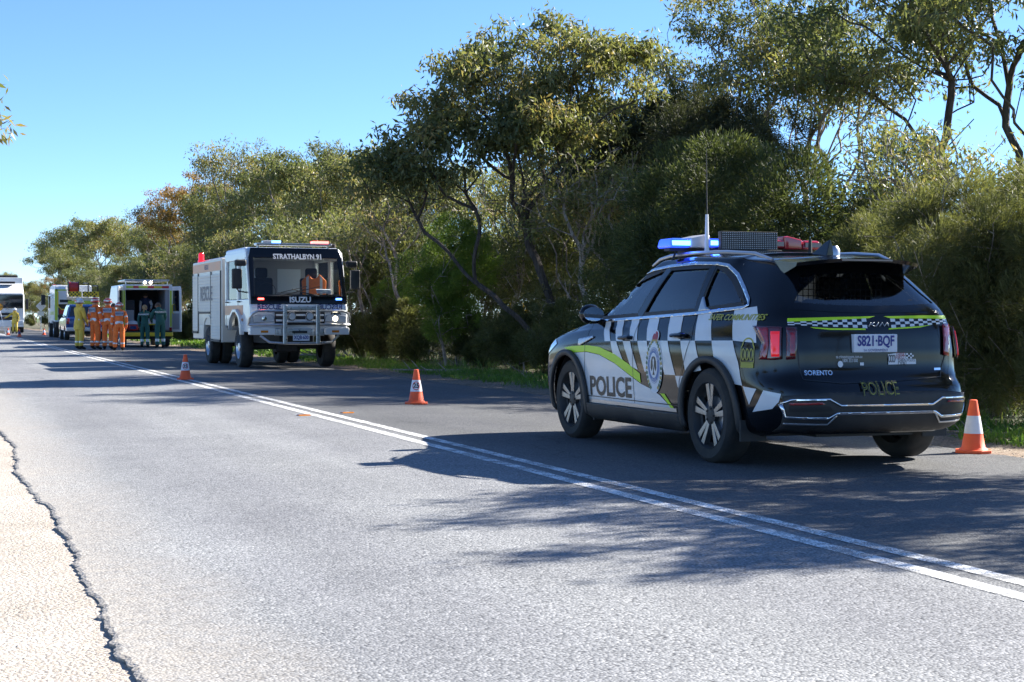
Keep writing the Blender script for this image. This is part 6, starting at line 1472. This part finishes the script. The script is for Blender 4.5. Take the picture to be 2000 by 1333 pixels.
REST = dict(pelvis=(0, 0, .96), belly=(0, 0, 1.10), chest=(0, 0, 1.32), neck=(0, .0, 1.49), skull=(0, .015, 1.60), crown=(0, .01, 1.72),
            shL=(-.185, 0, 1.42), elL=(-.255, -.02, 1.13), wrL=(-.25, .07, .88), haL=(-.245, .10, .80),
            shR=(.185, 0, 1.42), elR=(.255, -.02, 1.13), wrR=(.25, .07, .88), haR=(.245, .10, .80),
            hiL=(-.095, 0, .91), knL=(-.11, .02, .50), anL=(-.115, -.02, .10), toL=(-.135, .17, .045),
            hiR=(.095, 0, .91), knR=(.11, .02, .50), anR=(.115, -.02, .10), toR=(.135, .17, .045))
BONES = [('pelvis', 'belly', .165, .16, 'torso'), ('belly', 'chest', .16, .165, 'torso'), ('chest', 'neck', .165, .075, 'torso'), ('neck', 'skull', .062, .095, 'head'), ('skull', 'crown', .10, .075, 'head'),
         ('chest', 'shL', .12, .085, 'torso'), ('shL', 'elL', .078, .064, 'arm'), ('elL', 'wrL', .062, .047, 'arm'), ('wrL', 'haL', .036, .034, 'hand'),
         ('chest', 'shR', .12, .085, 'torso'), ('shR', 'elR', .078, .064, 'arm'), ('elR', 'wrR', .062, .047, 'arm'), ('wrR', 'haR', .036, .034, 'hand'),
         ('pelvis', 'hiL', .14, .115, 'leg'), ('hiL', 'knL', .112, .088, 'leg'), ('knL', 'anL', .088, .072, 'leg'), ('anL', 'toL', .055, .042, 'boot'),
         ('pelvis', 'hiR', .14, .115, 'leg'), ('hiR', 'knR', .112, .088, 'leg'), ('knR', 'anR', .088, .072, 'leg'), ('anR', 'toR', .055, .042, 'boot')]
def person(name, x, y, rz, label, group, jacket, trousers, pose=None, H=1.78, hat=None, hair='hair_brown', tape=(), tail=False, seed=1, longcoat=False, fat=1.0, sleeves=None, patch_text=None, base_z=0.0):
    rg = np.random.default_rng(seed); J = {k: np.array(v, float) for k, v in REST.items()}
    for k, v in (pose or {}).items(): J[k] = J[k] + np.array(v)
    V = []; E = []; Rd = []; idx = {}
    def node(k, r):
        if k not in idx: idx[k] = len(V); V.append(J[k]); Rd.append(r)
        return idx[k]
    for a, b_, r0, r1, lab in BONES:
        f_ = fat if lab in ('torso', 'arm', 'leg') else 1.0
        ia = node(a, r0 * f_); L = np.linalg.norm(J[b_] - J[a]); ns = max(1, int(L / .09)); prev = ia
        for i in range(1, ns):
            t = i / ns; V.append(J[a] * (1 - t) + J[b_] * t); Rd.append((r0 + (r1 - r0) * t) * f_ * (1 + rg.uniform(-.05, .05) * (lab in ('arm', 'leg', 'torso')))); E.append((prev, len(V) - 1)); prev = len(V) - 1
        E.append((prev, node(b_, r1 * f_)))
    me = bpy.data.meshes.new('body'); me.from_pydata([tuple(v) for v in V], E, []); o = bpy.data.objects.new('body', me); col.objects.link(o)
    md = o.modifiers.new('skin', 'SKIN'); md.use_smooth_shade = True
    if not me.skin_vertices: bm = bmesh.new(); bm.from_mesh(me); bm.verts.layers.skin.verify(); bm.to_mesh(me); bm.free()
    sv_ = me.skin_vertices[0].data
    for i, r in enumerate(Rd):
        p = V[i]; flat_ = .72 if (abs(p[0]) < .12 and .9 < p[2] < 1.45) else 1.0
        sv_[i].radius = (r, r * flat_); sv_[i].use_root = (i == 0)
    o.modifiers.new('sub', 'SUBSURF').levels = 1
    dg = bpy.context.evaluated_depsgraph_get(); me2 = bpy.data.meshes.new_from_object(o.evaluated_get(dg)); bpy.data.objects.remove(o); bpy.data.meshes.remove(me)
    vs = [v.co.copy() for v in me2.vertices]; fs = [list(p.vertices) for p in me2.polygons]; bpy.data.meshes.remove(me2)
    mats = [jacket, trousers, 'boot_black', 'skin', 'silver_tape', sleeves or jacket]; mi = []
    for f in fs:
        c = sum((vs[i] for i in f), Vector()) / len(f); best = (9, None, 0)
        for a, b_, r0, r1, lab in BONES:
            A_, B_ = Vector(J[a]), Vector(J[b_]); d = B_ - A_; t = max(0, min(1, (c - A_).dot(d) / max(d.length_squared, 1e-6))); dist = (c - (A_ + d * t)).length - (r0 + (r1 - r0) * t)
            if dist < best[0]: best = (dist, lab, t, b_)
        lab = best[1]; t = best[2]; bn = best[3]; m_ = {'torso': 0, 'arm': 5, 'hand': 3, 'head': 3, 'leg': 1, 'boot': 2}[lab]
        if lab == 'leg' and bn[:2] == 'an' and t > .86: m_ = 2
        if lab == 'leg' and c.z > (.62 if longcoat else .93): m_ = 0
        for (tl, t0, t1) in tape:
            if tl == 'waist' and lab in ('torso', 'leg') and t0 < c.z < t1: m_ = 4
            elif tl == bn[:2] and t0 < t < t1: m_ = 4
        mi.append(m_)
    mb = MB(); mb.v = vs; mb.f = fs; mb.m = mi
    # fingers and thumb, nose and ears belong to the same mesh
    for sd in 'LR':
        w_, h_ = Vector(J['wr' + sd]), Vector(J['ha' + sd]); d = (h_ - w_).normalized(); sx_ = -1 if sd == 'L' else 1; side = Vector((0, 1, 0)) - d * d.y; side.normalize(); curl = Vector((-sx_, 0, 0))
        mb.mi = 3
        for k, (o_, ln) in enumerate(((-.027, .055), (-.009, .07), (.009, .075), (.027, .068))):
            p = h_ + side * o_ + d * .02; mb.tube([p, p + d * ln * .5 + curl * .006, p + d * ln + curl * .025], [.009, .0085, .007], 5)
        p = w_ + d * .04 + side * .03; mb.tube([p, p + side * .03 + d * .025, p + side * .035 + d * .06 + curl * .01], [.011, .010, .008], 5)
    hd = Vector(J['skull']); mb.mi = 3; mb.ball(tuple(hd + Vector((0, .105, -.005))), .016, .022, .024, 8)
    for s in (-1, 1): mb.ball(tuple(hd + Vector((s * .095, -.005, 0))), .014, .025, .035, 8)
    root = mesh_obj('person' if name is None else name, mb.v, mb.f, mats, None, True, mb.m)
    mb2 = MB(); 
    for s in (-1, 1): mb2.ball(tuple(hd + Vector((s * .035, .088, .02))), .012, .01, .009, 6)
    mb2.build('eyes', 'dark_cloth', root, True)
    mb2 = MB(); mb2.box(hd.x - .024, hd.x + .024, hd.y + .088, hd.y + .098, hd.z - .062, hd.z - .054); mb2.build('mouth', 'helmet_red', root)
    # hair
    mb2 = MB(); mb2.ball(tuple(hd + Vector((0, -.022, .035))), .108, .112, .115, 14, -.35)
    if tail: mb2.tube([hd + Vector((0, -.11, .03)), hd + Vector((0, -.16, -.03)), hd + Vector((0, -.15, -.17))], [.035, .04, .015], 8)
    mb2.build('hair', hair, root, True)
    if hat:
        mb2 = MB(); mb2.ball(tuple(hd + Vector((0, -.01, .05))), .135, .155, .13, 16, -.15); mb2.lathe([(.135, 0), (.175, -.015), (.17, -.025), (.13, -.02)], 'z', c=tuple(hd + Vector((0, .0, .045))), n=20)
        hh = mb2.build('helmet', hat, root, True)
        mb2 = MB(); mb2.lathe([(.142, .045), (.150, .045), (.147, .075), (.138, .075)], 'z', c=tuple(hd + Vector((0, -.008, .03))), n=20); mb2.build('helmet_band', 'silver_tape', hh, True)
        mb2 = MB(); mb2.prism([(-.05, .02), (.05, .02), (.04, .08), (-.04, .08)], 'y', -.168, -.150); mb2.xf(Matrix.Translation(hd + Vector((0, 0, .03)))); mb2.build('helmet_panel', 'helmet_white' if hat != 'helmet_white' else 'helmet_red', hh)
    if longcoat:
        mb2 = MB(); p = Vector(J['pelvis']); mb2.lathe([(.19, 1.02), (.215, .82), (.225, .70), (.21, .70), (.18, 1.0)], 'z', n=22); mb2.xf(Matrix.Diagonal((1.0, .78, 1, 1))); mb2.build('coat_skirt', jacket, root, True)
        mb2 = MB(); mb2.lathe([(.095, 1.46), (.115, 1.50), (.11, 1.57), (.085, 1.56)], 'z', n=18); mb2.build('collar', jacket, root, True)
    else:
        mb2 = MB(); mb2.lathe([(.08, 1.45), (.10, 1.48), (.095, 1.525), (.075, 1.52)], 'z', n=18); mb2.xf(Matrix.Translation((J['neck'][0], J['neck'][1], J['neck'][2] - 1.49))); mb2.build('collar', jacket, root, True)
    if patch_text:
        c = Vector(J['chest']); mb2 = MB(); mb2.box(-.145, .145, -.16, -.115, -.075, .085); mb2.xf(Matrix.Translation(c + Vector((0, 0, .03)))); pt = mb2.build('back_patch', patch_text[1], root, bevel=.01)
        lettering('lettering', patch_text[0], .085, c + Vector((0, -.163, .035)), (1, 0, 0), (0, 0, 1), patch_text[2], pt, bold=.002, sx=.95)
    k = H / 1.78; root.scale = (k, k, k); root.location = (x, y, base_z); root.rotation_euler = (0, 0, rz)
    return tag(root, label, 'person', group)
def stand(px, py, z=.0):
    p = ground(px, py, z); return p.x, p.y
SES_T = [('waist', 1.0, 1.05), ('el', .55, .75), ('wr', .35, .6), ('an', .45, .62)]
x, y = stand(155, 684); person('person', x, y, R(-60), 'person in yellow firefighting coat and white helmet facing the orange crew', None, 'yellow_turnout', 'yellow_turnout', dict(elL=(.02, .08, 0), wrL=(.10, .16, .06), haL=(.16, .20, .06), elR=(-.02, .08, 0), wrR=(-.12, .16, .06), haR=(-.18, .20, .06)), 1.84, 'helmet_white', tape=[('waist', .98, 1.02), ('an', .5, .6)], seed=2, longcoat=True, fat=1.1)
x, y = stand(186, 684); person('person', x, y, R(-50), 'person in orange overalls and red helmet standing beside the yellow firefighter', 'crew in orange overalls', 'orange_overall', 'orange_overall', dict(wrR=(0, .03, .0)), 1.86, 'helmet_red', tape=SES_T, seed=3, fat=1.06, patch_text=('RESCUE', 'badge_grey', 'navy_ink'))
x, y = stand(211, 684); person('person', x, y, R(-14), 'person in orange overalls and red helmet in the middle of the crew', 'crew in orange overalls', 'orange_overall', 'orange_overall', dict(elL=(.0, .06, .02), wrL=(.12, .20, .10), haL=(.20, .24, .12), wrR=(-.02, .05, .03)), 1.84, 'helmet_red', tape=SES_T, seed=4, fat=1.08, patch_text=('RESCUE', 'badge_grey', 'navy_ink'))
x, y = stand(233, 686); person('person', x, y, R(-4), 'shorter person in orange overalls with fair ponytail below a red helmet', 'crew in orange overalls', 'orange_overall', 'orange_overall', dict(knL=(-.03, .0, 0), anL=(-.04, 0, 0), toL=(-.05, 0, 0)), 1.68, 'helmet_red', 'hair_blond', tape=SES_T, tail=True, seed=5, fat=1.1, patch_text=('RESCUE', 'badge_grey', 'navy_ink'))
x, y = stand(222, 680); person('person', x, y, R(10), 'person in dark trousers and pale sleeves half hidden behind the orange crew', None, 'dark_cloth', 'jeans_blue', None, 1.72, None, 'hair_brown', sleeves='white_cloth', seed=6)
x, y = stand(283, 680); person('person', x, y, R(-20), 'paramedic in green uniform with tied hair at the ambulance tail', 'paramedics in green', 'green_uniform', 'green_uniform', dict(wrR=(-.03, .22, .18), haR=(-.04, .30, .22), elR=(0, .1, .02)), 1.66, None, 'hair_blond', tape=[('an', .42, .58)], tail=True, seed=7, patch_text=('PARAMEDIC', 'green_uniform', 'white_ink'))
x, y = stand(313, 681); person('person', x, y, R(12), 'larger paramedic in green uniform leaning towards the stretcher', 'paramedics in green', 'green_uniform', 'green_uniform', dict(chest=(0, .10, -.02), neck=(0, .17, -.04), skull=(0, .23, -.06), crown=(0, .25, -.06), shL=(0, .12, -.02), shR=(0, .12, -.02), elL=(.0, .22, .02), wrL=(.04, .38, .18), haL=(.06, .46, .20), elR=(0, .2, 0), wrR=(0, .3, .1), haR=(0, .36, .12)), 1.80, None, 'hair_brown', tape=[('an', .42, .58)], seed=8, fat=1.1, patch_text=('PARAMEDIC', 'green_uniform', 'white_ink'))
person('person', 7.80, 65.0, R(165), 'person in navy and white bending over the stretcher inside the ambulance', None, 'jeans_blue', 'dark_cloth', dict(chest=(0, .10, -.02), neck=(0, .17, -.04), skull=(0, .23, -.06), crown=(0, .25, -.06), shL=(0, .12, -.02), shR=(0, .12, -.02), wrL=(.0, .2, .1), haL=(0, .26, .12)), 1.55, None, 'hair_brown', sleeves='white_cloth', seed=9, base_z=.64)
tx, ty = stand(29, 652.5); person('person', tx, ty, R(165), 'person in yellow firefighting clothes and white helmet holding a traffic bat', None, 'yellow_turnout', 'yellow_turnout', dict(elR=(.14, .12, .08), wrR=(.33, .22, .22), haR=(.42, .25, .27)), 1.84, 'helmet_white', tape=[('waist', .98, 1.02)], seed=10, longcoat=True, fat=1.05)
# ------------------------------------------------------------------ traffic bat, cones, sign, markers
mat('bat_orange', (0.80, 0.36, 0.03), .5); mat('cone_orange', (0.95, 0.12, 0.03), .55, var=.08, vscale=12); mat('cone_white', (0.72, 0.73, 0.76), .4, var=.05, vscale=20)
mat('cone_red', (0.60, 0.02, 0.03), .5); mat('sign_back', (0.55, 0.57, 0.58), .45, metal=.4)
bat = empty('traffic_bat', (tx - .98, ty - .28, 0), 0, 'round orange slow bat on a long pole held by the traffic controller', 'sign')
mb = MB(); mb.tube([(.34, 0, .02), (-.02, 0, 1.62)], .02, 8); mb.build('pole', 'white_ink', bat, True)
mb = MB(); mb.lathe([(0, -.012), (.27, -.012), (.27, .012), (0, .012)], 'y', c=(-.09, 0, 1.88), n=28); dsc = mb.build('disc', 'bat_orange', bat)
mb = MB(); mb.lathe([(.235, -.014), (.25, -.014)], 'y', c=(-.09, 0, 1.88), n=28); mb.build('rim_line', 'dark_ink', dsc); lettering('lettering', 'SLOW', .17, (-.09, -.015, 1.88), XF, ZF, 'dark_ink', dsc, bold=.004)
def cone(px, py, label, speed=False, group=None, H=.45, band='cone_white', z=.0, rz=0.0):
    p = ground(px, py, z); c = empty('traffic_cone', (p.x, p.y, road_z(p.x) if p.x < 8.4 else verge_z(p.x, p.y) + .004), math.atan2(p.y, p.x) - math.pi / 2 + rz, label, 'traffic cone', group)
    k = H / .45
    mb = MB(); b0 = .150 * k; pts = []
    for a in range(4):
        for d in (-.35, .35):
            t = math.pi / 2 * a + math.pi / 4 + d; pts.append((b0 * 1.08 * math.cos(t), b0 * 1.08 * math.sin(t)))
    mb.prism(pts, 'z', .0, .028 * k); mb.build('base', 'cone_orange', c, bevel=.006)
    rr_ = lambda h: (.105 - (.105 - .030) * h / .45) * k
    mb = MB(); mb.lathe([(.125 * k, .026 * k), (rr_(.04), .05 * k), (rr_(.16), .16 * k), (rr_(.33), .33 * k), (.031 * k, .445 * k), (.022 * k, .45 * k), (0, .45 * k)], 'z', n=28); mb.build('cone_body', 'cone_orange', c, True)
    mb = MB(); mb.lathe([(rr_(.165) + .002, .165 * k), (rr_(.315) + .002, .315 * k)], 'z', n=28); sl = mb.build('sleeve', band, c, True)
    if speed:
        def wrap(a, b_): 
            h = .24 * k + b_; r = (rr_(h / k) + .0045); t = a / r; return (r * math.sin(t), -r * math.cos(t), h)
        P = []; n_ = 28
        for i in range(n_):
            t = 2 * math.pi * i / n_; P += [wrap(.054 * k * math.cos(t), .054 * k * math.sin(t)), wrap(.045 * k * math.cos(t), .045 * k * math.sin(t))]
        mesh_obj('speed_ring', P, [(2 * i, 2 * i + 1, (2 * i + 3) % (2 * n_), (2 * i + 2) % (2 * n_)) for i in range(n_)], 'cone_red', sl)
        vs, fs = text_mesh('25', .082 * k, .003); mesh_obj('lettering', [wrap(a, b_) for a, b_ in vs], fs, 'dark_ink', sl)
    return c
cone(1901, 884, 'orange cone with plain white sleeve beside the police car tail'); cone(813, 792, 'orange cone marked 25 standing alone in the lane before the truck', True); cone(362, 745, 'orange cone marked 25 standing on the double centre line', True)
cone(16, 656, 'orange and white cone on the centre line beside the traffic bat', False); cone(38, 659, 'red cone with dark band at the traffic controller', False, None, .45, 'navy_ink'); cone(86, 655, 'orange and white cone beside the parked fire truck', False)
def marker(px, py):
    p = ground(px, py); mb = MB(); mb.box(-.075, .075, -.045, .045, 0, .012, taper=(.01, .01)); o = mb.build('road_marker', 'amber', None); o.location = (p.x, p.y, road_z(p.x) + .002); o.rotation_euler = (0, 0, R(8)); return o
tag(marker(593, 817), 'flat orange road marker on the near side of the double line', 'road marker'); tag(marker(678, 812), 'flat orange road marker just across the double line', 'road marker'); tag(marker(250, 709), 'flat orange road marker towards the orange crew', 'road marker')
sx0, sy0 = at_col(80, 9.6)
sg = empty('road_sign', (9.6, sy0, 0), R(16), 'blank-backed diamond road sign on a post beside the fire truck', 'sign')
mb = MB(); mb.tube([(0, 0, -.1), (0, 0, 2.7)], .035, 8); mb.build('post', 'sign_back', sg, True)
mb = MB(); mb.prism([(-.52, 0), (0, -.52), (.52, 0), (0, .52)], 'y', -.05, -.04); mb.xf(Matrix.Translation((0, 0, 2.25))); mb.build('sign_panel', 'sheet_white', sg)
mb = MB(); mb.prism([(-.28, -.2), (.28, -.2), (.28, .2), (-.28, .2)], 'y', -.05, -.04); mb.xf(Matrix.Translation((0, 0, 1.55))); mb.build('sign_plate', 'sign_back', sg)
